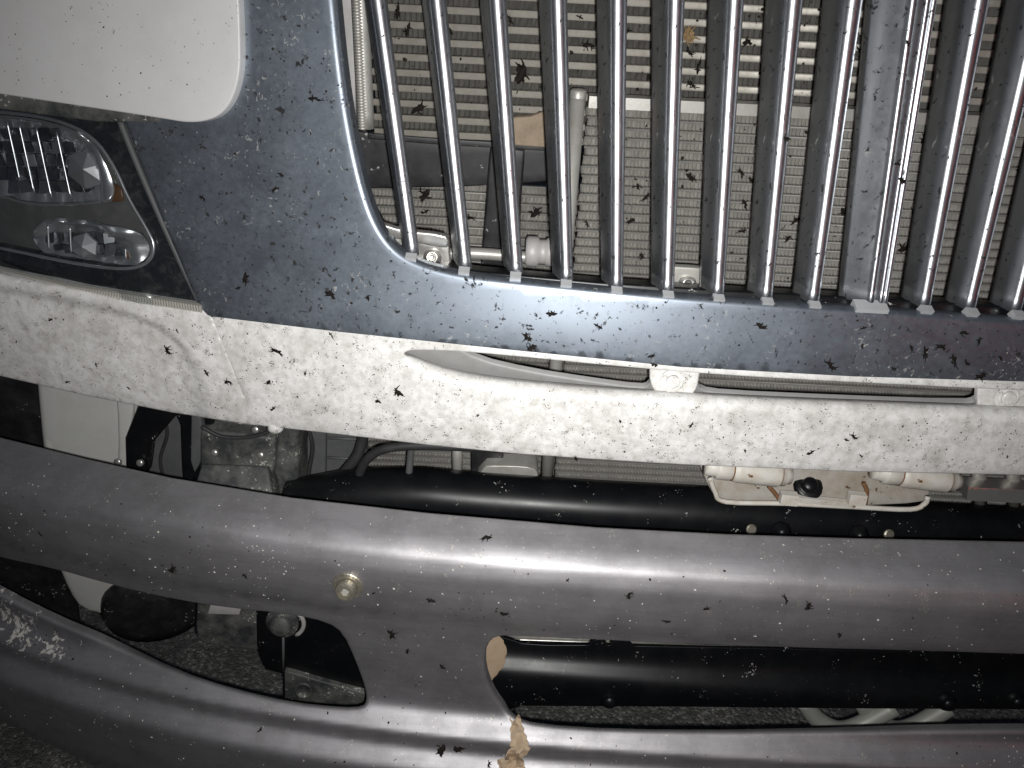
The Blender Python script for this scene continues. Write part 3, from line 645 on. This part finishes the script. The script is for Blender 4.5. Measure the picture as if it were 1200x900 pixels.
panel("pillar", smooth_poly([(318, 480), (344, 486), (343, 560), (346, 600), (312, 600), (322, 555), (320, 520)], 1), flat(.098), DUSTY, truck, 8, roll=.006, wall=.04, label="dusty upright pillar beside the block")
ac = panel("air_duct", [(330, 480), (428, 495), (426, 620), (330, 610)], flat(.15), DARKGREY, truck, 12, roll=.002, wall=.01, label="dark grey air duct face with ribs")
panel("face", [(342, 480), (379, 490), (378, 612), (344, 612)], flat(.142), DARKGREY, ac, 8, roll=.003, wall=.01)
for y in (513, 536, 558): pxtube("rib", [(380, y), (424, y + 2)], .148, 1.6, DARKGREY, ac, 6)
P = spline([H(432, 480, .115), H(426, 510, .115), H(418, 535, .112), (H(400, 558, .11)), H(388, 585, .11)], 14)
rad = .0062 + .0006 * (np.arange(len(P)) % 2); V, Fc = tube_geo(P, rad, 12); mk("ribbed_hose", V, Fc, RUBBER, truck, label="ribbed black hose left of the bent rod")
pxtube("bent_rod", [(420, 600), (421, 566), (424, 548), (436, 533), (456, 525), (500, 522), (600, 526), (700, 530), (820, 534)], [.09, .09, .088, .085, .083, .082, .08, .08, .08], 5.6, RUBBER, truck, 14, label="bent black rod under the valance")
ct = pxtube("rod_clip", [(483, 505), (483, 522), (481, 534), (478, 575)], .088, 4.2, DARKGREY, truck)
pxtube("drain_pipe", [(536, 500), (536, 570)], .13, 6.2, ALU, truck, label="thin upright aluminium pipe under the valance")
panel("mount_plate", [(554, 500), (588, 502), (588, 590), (554, 590)], flat(.128), BLACKPL, truck, 10, roll=.002, wall=.01)
panel("pale_block", smooth_poly([(561, 547), (600, 547), (624, 549), (630, 556), (629, 590), (560, 590)], 1), flat(.112), ALU, truck, 8, roll=.0012, wall=.03, label="pale metal block above the black cross beam")
pxtube("cable", [(352, 480), (366, 520), (362, 560), (372, 600)], .132, 2.6, RUBBER, truck, 8, label="thin black cable hanging before the air duct")
pxtube("cable", [(182, 470), (196, 505), (188, 540), (196, 575)], .118, 2.0, RUBBER, truck, 8, label="thin black cable behind the black bracket")
# right end: condenser fittings
for x in (1146, 1186): pxtube("fitting_pipe", [(x, 520), (x + 2, 590)], .10, 8, ALU, truck)
V, Fc = box_geo(H(1165, 574, .085), (.035, 0, 0), (0, .01, 0), (0, .003, .007)); mk("fitting_block", V, Fc, SILVER, truck, False)

# ---- upper black cross beam
bm = empty("cross_beam", (.3, .09, .56), truck)
xs = np.linspace(H(335, 580, .09)[0], .95, 60); V = []; Fc = []
top = np.interp(xs, [H(x, 560, .085)[0] for x in (335, 400, 460, 490, 560, 700, 830, 1200)], [.560, .580, .5875, .590, .588, .587, .588, .580])
sec = [(-.020, -.14), (-.030, -.12), (-.032, -.05), (-.0315, -.032)] + [(-.0315 * math.cos(t), -.0315 + .0315 * math.sin(t)) for t in np.linspace(.12, math.pi * .75, 14)] + [(.03, -.06)]
for x, t in zip(xs, top):
    for (dy, dz) in sec: V.append((x, .080 + dy + .3 * S(x), t + dz))
n = len(sec)
for i in range(len(xs) - 1):
    for k in range(n - 1): Fc.append((i * n + k, i * n + k + 1, (i + 1) * n + k + 1, (i + 1) * n + k))
Fc.append(tuple(range(n)))
mk("beam_shell", V, Fc, BLACK, bm)
for x, y, m_ in ((880, 620, BRASS), (1041, 626, BRASS)):
    V, Fc = lathe([(.0058, 0), (.0058, .002), (.0045, .003), (.0005, .003)], 14); inst("rivet", mesh_of("rivet", V, Fc, m_, False), H(x, y, .034), aim((0.1, -1, .5)), bm)
for x, y in ((915, 622), (1006, 626)):
    V, Fc = lathe([(.011, 0), (.011, .002), (.007, .004), (.007, .009), (.0005, .010)], 8); inst("bolt", mesh_of("bolt", V, Fc, BLACK), H(x, y, .034), aim((0, -1, .3)), bm)

# ---- hood latch bracket: cream tray, two rollers, black bolt
lt = empty("latch_bracket", H(960, 575, .05), truck)
panel("tray", smooth_poly([(818, 535, 1), (1090, 545, 1), (1088, 580), (1084, 588), (1000, 592), (846, 588), (834, 574)], 1), flat(.050), TRAY, lt, 8, roll=.002, wall=.004)
pxtube("lip", [(832, 560), (838, 576), (850, 588), (920, 590), (1000, 594), (1066, 597), (1084, 590), (1087, 582)], .036, 3.0, CREAM, lt, 10, 4)
for pp in ([(901, 570), (908, 578), (914, 586)], [(1012, 566), (1016, 576), (1014, 590)]): pxtube("gusset", pp, .036, 2.6, RUST, lt, 8, 4)
V, Fc = box_geo(H(965, 587, .035), (.034, 0, -.002), (0, .003, 0), (0, 0, .0032)); mk("crossbar", V, Fc, CREAM, lt, False)
for x in (924, 1004):
    V, Fc = box_geo(H(x, 584, .031), (.009, 0, -.0005), (0, .004, 0), (0, .001, .006)); mk("pad", V, Fc, CREAM, lt, False)
for (x0, y0, x1, y1) in ((826, 546, 926, 557), (1022, 551, 1122, 564)):
    a, b = H(x0, y0, .030), H(x1, y1, .030); L = np.linalg.norm(b - a); ax = (b - a) / L
    prof = [(.0005, 0), (.009, 0), (.0097, .003), (.0097, .011), (.0122, .012), (.0125, .014), (.0125, .026), (.0116, .027), (.0116, .029), (.0132, .0305), (.0138, .034), (.0138, L - .014), (.0130, L - .012), (.0122, L - .0115), (.0122, L - .006), (.0100, L - .004), (.0095, L), (.0005, L)]
    V, Fc = lathe(prof, 20); inst("roller", mesh_of("roller", V, Fc, CREAM), a, Vector(ax).to_track_quat('Z', 'Y').to_euler(), lt)
    for q_ in (.028, L - .0115):
        V, Fc = lathe([(.0121, -.0008), (.0127, 0), (.0121, .0008)], 20); inst("rust_ring", mesh_of("rust_ring", V, Fc[:-1], RUST), a + ax * q_, Vector(ax).to_track_quat('Z', 'Y').to_euler(), lt)
V, Fc = lathe([(.0155, -.001), (.0150, .0015), (.0105, .003), (.0080, .003), (.0080, .009), (.0068, .0105), (.0005, .0108)], 16); inst("bolt", mesh_of("bolt", V, Fc, BLACK), H(947, 570, .046), aim((-.1, -.75, 1)), lt)

# ---- lower black beam behind the bumper opening
lb = empty("lower_beam", (.3, .03, .33), truck)
ytop = [(548, 740), (575, 742), (590, 748), (612, 755), (640, 757), (690, 757), (695, 752), (700, 750), (708, 750), (711, 757), (716, 757), (718, 751), (726, 750), (734, 752), (742, 758), (900, 761), (1060, 764), (1095, 764), (1100, 758), (1140, 758), (1146, 766), (1420, 772)]
lbp = ytop + [(1420, 838), (1200, 831), (1000, 830), (800, 828), (612, 827), (588, 834), (560, 838), (540, 810)]
zl = H(900, 785, .02)[2] - .020
beamF = table([(zl - .3, .10), (zl - .10, .010), (zl - .03, .003), (zl - .006, .002), (zl + .004, .008), (zl + .012, .020), (zl + .022, .026), (zl + .045, .030), (zl + .08, .034), (zl + .3, .06)], .0028)
panel("beam_shell", lbp, lambda X, Z: beamF(Z) + .5 * S(X), BLACK, lb, 6, roll=.001, wall=.003)
for x, y in ((714, 819), (1109, 822), (1190, 820)):
    V, Fc = lathe([(.0115, 0), (.0115, .002), (.0082, .003), (.0080, .008), (.006, .0105), (.0005, .0115)], 16); inst("bolt", mesh_of("bolt", V, Fc, BLACK), hit(np.array(float(x)), np.array(float(y)), lambda X, Z: beamF(Z) + .5 * S(X)), aim((-.05, -1, .35)), lb)
panel("radiator_foot", [(580, 735), (1420, 758), (1420, 785), (580, 768)], flat(.10), ALU, truck, 10, roll=.001, wall=.02, label="thin silver rail seen above the lower black beam")
pxtube("radiator_seam", [(585, 749), (800, 756), (1200, 766)], .098, 1.2, SILVER, truck, 6)
# tow shackle: two crossed steel rings hanging below the beam
for x0, x1 in ((945, 1048), (1012, 1112)):
    pp = [(x0 - 4, 820), (x0 + 12, 842), (x0 + 36, 855), (x0 + 62, 850), (x1, 828)]
    pxtube("tow_ring", pp, [.05, .045, .04, .045, .05] if x0 < 1000 else [.06, .055, .05, .055, .06], 10.5, GALV, truck, 14, 6, "thick steel tow ring under the lower beam, " + ("left" if x0 < 1000 else "right") + " one of the pair")

# ---- behind the left bumper opening
V, Fc = lathe([(.002, -.09), (.066, -.09), (.072, -.08), (.072, .0), (.068, .012), (.045, .020), (.004, .022)], 32); inst("air_canister", mesh_of("air_canister", V, Fc, BLACKPL), H(186, 705, .15), aim((.5, -1, -.1)), truck, "round black canister beside the tank")
panel("dark_bracket", smooth_poly([(234, 700, 1), (302, 706, 1), (302, 760, 1), (240, 754), (232, 744)], 1), flat(.06), DUSTY, truck, 8, roll=.004, wall=.05, label="dusty dark box seen in the left bumper opening")
panel("tag_plate", [(248, 708), (281, 712), (280, 720), (244, 719)], flat(.055), LIGHTGREY, truck, 6, roll=.001, wall=.002)
sp = panel("black_support_plate", smooth_poly([(302, 690, 1), (332, 690, 1), (470, 700, 1), (470, 830, 1), (434, 818), (372, 802), (336, 790), (304, 782)], 1), flat(.045), BLACK, truck, 10, roll=.003, wall=.03, label="speckled black support plate in the left bumper opening")
V, Fc = lathe([(.020, 0), (.020, .002), (.014, .003), (.014, .010), (.011, .013), (.0005, .014)], 20); inst("hub", mesh_of("hub", V, Fc, DUSTY), H(331, 729, .042), aim((0, -1, .3)), sp)
V, Fc = tube_geo(np.array([H(342 + 14 * math.cos(t), 731 + 14 * math.sin(t), .042) for t in np.linspace(-1.2, 1.2, 10)]), .0028, 8); mk("clip", V, Fc, LIGHTGREY, sp)
pxtube("edge_rib", [(332, 742), (332, 790)], .041, 1.6, DARKGREY, sp, 6)
fb = panel("foot_bracket", [(335, 788), (375, 800), (436, 816), (436, 832), (372, 834), (335, 828)], flat(.038), DUSTY, truck, 8, roll=.002, wall=.02, label="dusty foot bracket with round boss under the support plate")
V, Fc = lathe([(.0115, 0), (.0115, .003), (.009, .004), (.009, .0025), (.0005, .0025)], 20); inst("boss", mesh_of("boss", V, Fc, DUSTY), H(356, 808, .037), aim((0, -1, .3)), fb)

# ---- bumper
opA = smooth_poly([(-160, 610, 1), (0, 652), (60, 664), (130, 684), (200, 700), (260, 710), (340, 718), (385, 728), (405, 742), (420, 775), (432, 808), (434, 824), (426, 833), (400, 834), (340, 828), (270, 812), (200, 790), (120, 757), (60, 732), (0, 702), (-160, 610, 1)][:-1] , 1)
opB = smooth_poly([(1420, 770, 1), (1200, 766), (1000, 760), (800, 753), (660, 746), (600, 743), (578, 744), (565, 756), (562, 778), (566, 800), (578, 824), (598, 845), (630, 854), (720, 860), (900, 863), (1200, 862), (1420, 860, 1)], 1)
bout = [(-160, 470), (0, 515), (100, 540), (200, 562), (340, 585), (500, 603), (700, 620), (850, 628), (1000, 633), (1200, 637), (1420, 637), (1420, 1010), (900, 1010), (500, 990), (300, 955), (160, 926), (92, 902), (40, 880), (0, 858), (-60, 830), (-160, 770)]
opA = [(max(x, -150), y) for x, y in opA]
bumper = panel("bumper", bout, Fbump, BUMP, truck, 5, holes=[opA, opB], roll=.003, wall=.012, hroll=.005, hwall=.006, label="graphite painted steel bumper with two openings, chipped and dirty")
bn = hit(np.array(408.), np.array(686.), Fbump)
nb = normal(bn, Fbump)
V, Fc = lathe([(.0148, 0), (.0148, .0014), (.0140, .0020), (.0108, .0020), (.0104, .0008), (.0096, .0010), (.0096, .0100), (.0088, .0122), (.0062, .0126), (.0056, .0085), (.0005, .0085)], 28)
bo = inst("bolt", mesh_of("bolt", V, Fc, BRASS, False), bn, aim(nb), bumper, "yellowed socket bolt in the bumper face")
# socket star inside the bolt head
V, Fc = lathe([(.0040, .0085), (.0034, .0108), (.0005, .0108)], 6); inst("socket", mesh_of("socket", V, Fc, CRUMB, False), bn, aim(nb), bumper)

# ------------------------------------------------------------------ loose things
def tag(o, label, cat, group=None):
    o["label"] = label; o["category"] = cat
    if group: o["group"] = group
    return o
def ragged(poly, s=5, amp=1.6):
    P = dens(poly, s); return [tuple(p + rng.uniform(-amp, amp, 2)) for p in P]
tag(panel("cardboard_scrap", ragged([(556, 770), (568, 746), (582, 741), (593, 757), (592, 778), (583, 790), (572, 802), (562, 792)], 4, 1.2), flat(-.035, .5, 0, H(576, 770, -.035)[0]), CARD, None, 4, roll=.001, wall=.0015),
    "torn tan cardboard scrap wedged at the left end of the lower beam", "cardboard")
Fpap = lambda X, Z: Fbump(X, Z) - .006 - .003 * np.sin(X * 420 + 40 * Z) - .003 * np.abs(np.sin(Z * 300 + X * 260)) - .0015 * np.sin(X * 900 - Z * 700)
tag(panel("torn_paper", ragged([(596, 838), (600, 846), (606, 838), (610, 842), (616, 862), (620, 880), (612, 890), (617, 902), (616, 930), (586, 930), (584, 892), (592, 890), (599, 872), (600, 850)], 4, 1.6), Fpap, CARD, None, 4, roll=.0006, wall=.0006, smooth=False),
    "crumpled strip of tan paper stuck over the bumper's lower ridge", "paper")
# a tuft of dry leaf caught in the intercooler fins
V = []; Fc = []
c0 = H(806, 42, .165)
for k in range(26):
    d = rng.normal(size=3); d[1] = -abs(d[1]) * .4; d /= np.linalg.norm(d); sdir = np.cross(d, [0, 1, 0]); sdir /= np.linalg.norm(sdir); L = rng.uniform(.004, .010); w = .0011
    b0 = len(V); p0 = c0 + rng.normal(size=3) * .0025; V += [p0 - sdir * w, p0 + sdir * w, p0 + d * L + sdir * w * .3, p0 + d * L - sdir * w * .3, p0 + d * L * .5 + np.array([0, -.001, 0])]
    Fc += [(b0, b0 + 1, b0 + 4), (b0 + 1, b0 + 2, b0 + 4), (b0 + 2, b0 + 3, b0 + 4), (b0 + 3, b0, b0 + 4)]
tag(mk("leaf_tuft", V, Fc, LEAF, None, False), "dry brown leaf tuft caught between two grille bars near the top", "leaf")

# ---- dead insects
def insect_mesh(seed):
    r = np.random.default_rng(seed); V = []; Fc = []
    def add(vv, ff):
        nonlocal V, Fc
        Fc += [tuple(i + len(V) for i in f) for f in ff]; V += [tuple(v) for v in vv]
    b = r.uniform(-.25, .25, 3)
    path = [np.array([-.5, 0, .10]), np.array([-.2, b[0] * .4, .16]), np.array([.15, b[1] * .5, .17]), np.array([.42, b[2] * .8, .12]), np.array([.6, b[2], .08])]
    add(*tube_geo(path, [.05, .16 + r.uniform(0, .07), .11 + r.uniform(0, .09), .08 + r.uniform(0, .08), .04], 6, .7))
    for k in range(r.integers(5, 8)):                 # legs, bent once
        s0 = np.array([r.uniform(-.3, .4), 0, .1]); an = r.uniform(0, 2 * math.pi); L = r.uniform(.20, .38)
        e1 = s0 + L * np.array([math.cos(an), math.sin(an), .12]); an += r.uniform(-1, 1); e2 = e1 + L * .8 * np.array([math.cos(an), math.sin(an), -.3])
        w = .07
        for a_, c_, w0, w1 in ((s0, e1, w, w * .8), (e1, e2, w * .8, w * .35)):
            t = c_ - a_; nrm = np.array([-t[1], t[0], 0]); nrm /= np.linalg.norm(nrm) + 1e-9; n2 = np.array([0, 0, 1])
            vv = [a_ + nrm * w0, a_ - nrm * w0, a_ + n2 * w0 * 1.5, c_ + nrm * w1, c_ - nrm * w1, c_ + n2 * w1 * 1.5]
            add(vv, [(0, 1, 4, 3), (1, 2, 5, 4), (2, 0, 3, 5)])
    for s_ in (-1, 1):                                 # crumpled wings
        an = r.uniform(.5, 2.0) * s_ + math.pi * .5; L = r.uniform(.35, .7); p0 = np.array([.05, 0, .2]); d = np.array([math.cos(an), math.sin(an), r.uniform(0, .25)]); q_ = np.array([-d[1], d[0], .2])
        add([p0, p0 + d * L * .5 + q_ * .16, p0 + d * L, p0 + d * L * .55 - q_ * .14], [(0, 1, 2, 3)])
    me = mesh_of("dead_insect", V, Fc, INSECT, False); return me
BUGS = [insect_mesh(s) for s in range(18)]
Fc_ic, Fc_cn, Fc_rd = flat(YI - .004), flat(YC - .003), flat(YR - .003)
HOSTS = {
 'white fender pressing': (Fleft, [(197, 410, 15), (208, 387, 8), (243, 437, 9), (268, 447, 14), (80, 447, 8), (113, 427, 6), (60, 374, 7), (152, 455, 5), (20, 400, 5)]),
 'white valance': (Fnose, [(325, 412, 16), (315, 447, 11), (358, 437, 9), (388, 392, 10), (468, 459, 16), (443, 470, 12), (675, 537, 8), (1000, 511, 16), (991, 515, 8), (949, 530, 13), (1009, 534, 7), (873, 528, 6), (810, 497, 9), (727, 493, 6), (320, 479, 9), (1180, 535, 7), (560, 486, 6)]),
 'chrome surround': (Fnose, [(617, 395, 17), (624, 407, 15), (647, 368, 15), (700, 382, 12), (767, 427, 13), (763, 417, 9), (432, 349, 9), (288, 325, 15), (280, 337, 9), (387, 345, 16), (973, 428, 17), (1083, 412, 16), (1102, 407, 13), (1128, 390, 13), (1133, 425, 10), (1147, 400, 14), (1117, 422, 16), (1148, 441, 14), (1067, 407, 12), (1047, 432, 8), (890, 382, 13), (368, 116, 15), (1012, 384, 9), (1010, 405, 8), (323, 222, 10), (238, 232, 8), (1172, 420, 10), (330, 205, 12)]),
 'upper cooler fins': (Fc_ic, [(610, 88, 26), (467, 12, 18), (478, 33, 16), (690, 53, 15), (598, 23, 12), (490, 127, 17), (733, 38, 13), (818, 80, 18), (808, 60, 12), (810, 99, 14), (875, 50, 14), (1013, 78, 18), (1007, 60, 12), (1102, 88, 14), (1170, 110, 14), (1170, 77, 14), (1163, 93, 18), (1112, 72, 13), (1177, 7, 12), (760, 90, 10), (505, 30, 10), (527, 36, 11), (680, 20, 9)]),
 'condenser fins': (Fc_cn, [(747, 218, 11), (757, 230, 12), (688, 262, 9), (808, 207, 16), (868, 203, 16), (882, 210, 14), (872, 238, 14), (933, 257, 18), (987, 248, 12), (1082, 163, 16), (1077, 267, 14), (1062, 288, 18), (1195, 203, 14), (1133, 273, 18), (923, 280, 12), (740, 258, 14), (1070, 250, 13), (1000, 190, 10), (752, 300, 10), (870, 270, 11)]),
 'radiator fins': (Fc_rd, [(627, 250, 18), (498, 227, 20), (506, 548, 0), (548, 255, 16), (498, 248, 12)]),
 'graphite bumper': (Fbump, [(571, 630, 13), (506, 703, 15), (590, 718, 13), (460, 742, 17), (478, 762, 13), (518, 878, 20), (537, 877, 15), (573, 896, 10), (737, 697, 12), (782, 727, 13), (438, 695, 7), (827, 713, 11), (920, 702, 12), (947, 710, 16), (983, 743, 12), (287, 674, 11), (203, 667, 13), (48, 625, 9), (305, 855, 8), (518, 780, 13), (665, 680, 5)]),
 'grille bars': (off(Fnose, .004), [(1063, 50, 12), (922, 162, 11), (1057, 212, 12), (1052, 192, 9), (449, 42, 6)]),
}
ORD = ["first", "second", "third", "fourth", "fifth", "sixth", "seventh", "eighth", "ninth", "tenth", "eleventh", "twelfth", "thirteenth", "fourteenth", "fifteenth", "sixteenth", "seventeenth", "eighteenth", "nineteenth", "twentieth",
       "twenty-first", "twenty-second", "twenty-third", "twenty-fourth", "twenty-fifth", "twenty-sixth", "twenty-seventh", "twenty-eighth", "twenty-ninth", "thirtieth"]
bi = 0
for host, (F, L) in HOSTS.items():
    L = sorted([l for l in L if l[2] > 0])
    for k, (x, y, s_) in enumerate(L):
        P = hit(np.array(float(x)), np.array(float(y)), F); nn = normal(P, F); size = s_ * .98 * ((P - CAM) @ FW) / FPX
        o = bpy.data.objects.new("dead_insect", BUGS[(bi * 7) % 18]); bi += 1
        place(o, None, P + nn * .0003); o.rotation_euler = aim(nn, rng.uniform(0, 6.28)); o.scale = (size * rng.uniform(.6, 1), size * rng.uniform(.45, 1), size * .6)
        sz = "large" if s_ >= 15 else ("small" if s_ <= 9 else "crushed")
        w = "leftmost" if k == 0 else ("rightmost" if k == len(L) - 1 else ORD[k] + " from the left")
        tag(o, f"{sz} black dead insect, {w} of those on the {host}", "insect", "dead insects on the " + host)

# ---- crumbs, splatter and specks too many to count
def flakes(name, F, poly, n, lo, hi, mat, label, cluster=0.0, holes=(), parent=None):
    poly = np.array(poly, float); x0, y0 = poly.min(0); x1, y1 = poly.max(0); pts = []
    cen = np.stack([rng.uniform(x0, x1, 14), rng.uniform(y0, y1, 14)], 1); cw = rng.uniform(5, 60, (14, 2)); cp = rng.dirichlet(np.full(14, .8))
    while len(pts) < n:
        p = np.array([rng.uniform(x0, x1), rng.uniform(y0, y1)])
        if rng.random() < cluster: kc = rng.choice(14, p=cp); p = cen[kc] + rng.normal(size=2) * cw[kc]
        q_ = p[None]
        if inpoly(q_, poly)[0] and not any(inpoly(q_, np.array(h))[0] for h in holes): pts.append(p)
    pts = np.array(pts); P = hit(pts[:, 0], pts[:, 1], F); Nn = normal(P, F); V = []; Fc = []
    for p, nn in zip(P, Nn):
        r_ = math.exp(rng.uniform(math.log(lo), math.log(hi))); t = np.cross(nn, [0, 0, 1]); t /= np.linalg.norm(t); b_ = np.cross(nn, t); an = rng.uniform(0, 6.28); el = rng.uniform(.25, 1)
        m = 5; b0 = len(V)
        for k in range(m):
            th = 2 * math.pi * k / m; rr = r_ * rng.uniform(.5, 1.2); u, v = rr * math.cos(th), rr * math.sin(th) * el
            V.append(p + t * (u * math.cos(an) - v * math.sin(an)) + b_ * (u * math.sin(an) + v * math.cos(an)) + nn * .0002)
        V.append(p + nn * (r_ * .55 + .0002)); Fc += [(b0 + k, b0 + (k + 1) % m, b0 + m) for k in range(m)]
    o = mk(name, V, Fc, mat, parent, False, kind="stuff"); o["label"] = label; o["category"] = "debris"; return o
flakes("pale_crumbs", Fbump, [(-20, 530), (400, 602), (1220, 645), (1220, 905), (90, 905), (-20, 845)], 900, .00025, .0015, PALE, "pale dried crumbs scattered over the graphite bumper", .30, [opA, opB])
flakes("dark_crumbs", Fbump, [(-20, 560), (400, 630), (1220, 680), (1220, 905), (90, 905), (-20, 845)], 260, .0004, .0020, SPECK, "dark dried crumbs on the graphite bumper", .4, [opA, opB])
flakes("dark_specks", Fnose, [(255, 376), (400, 392), (800, 432), (1220, 450), (1220, 550), (800, 540), (500, 516), (305, 494)], 620, .0003, .0013, SPECK, "fine black specks on the white valance", .2, [slot])
flakes("fender_specks", Fleft, [(-20, 330), (80, 348), (240, 371), (292, 492), (200, 478), (-20, 430)], 200, .0003, .0012, SPECK, "fine black specks on the white fender pressing", .2)
flakes("chrome_splatter", Fnose, [(285, 10), (375, 10), (405, 190), (440, 290), (540, 336), (1210, 390), (1210, 440), (800, 424), (260, 365), (165, 150), (280, 140)], 300, .0002, .0009, CRUMB, "pale insect splatter on the chrome surround", .55)
flakes("chrome_specks", Fnose, [(285, 10), (375, 10), (405, 190), (440, 290), (540, 336), (1210, 390), (1210, 440), (800, 424), (260, 365), (165, 150), (280, 140)], 340, .0003, .0016, SPECK, "dark insect specks on the chrome surround", .4)
flakes("hood_specks", Fhood, [(0, 0), (270, 0), (270, 110), (230, 130), (0, 100)], 50, .0003, .0011, SPECK, "few dark specks on the white hood corner", .2)
flakes("fin_dirt", Fc_ic, [(440, 0), (1200, 0), (1200, 130), (690, 105), (640, 150), (440, 140)], 220, .0006, .0028, SPECK, "black grit caught in the upper cooler fins", .5)
flakes("condenser_dirt", Fc_cn, [(690, 130), (1200, 165), (1200, 350), (690, 330)], 200, .0004, .0020, SPECK, "dark grit caught in the condenser fins", .4)
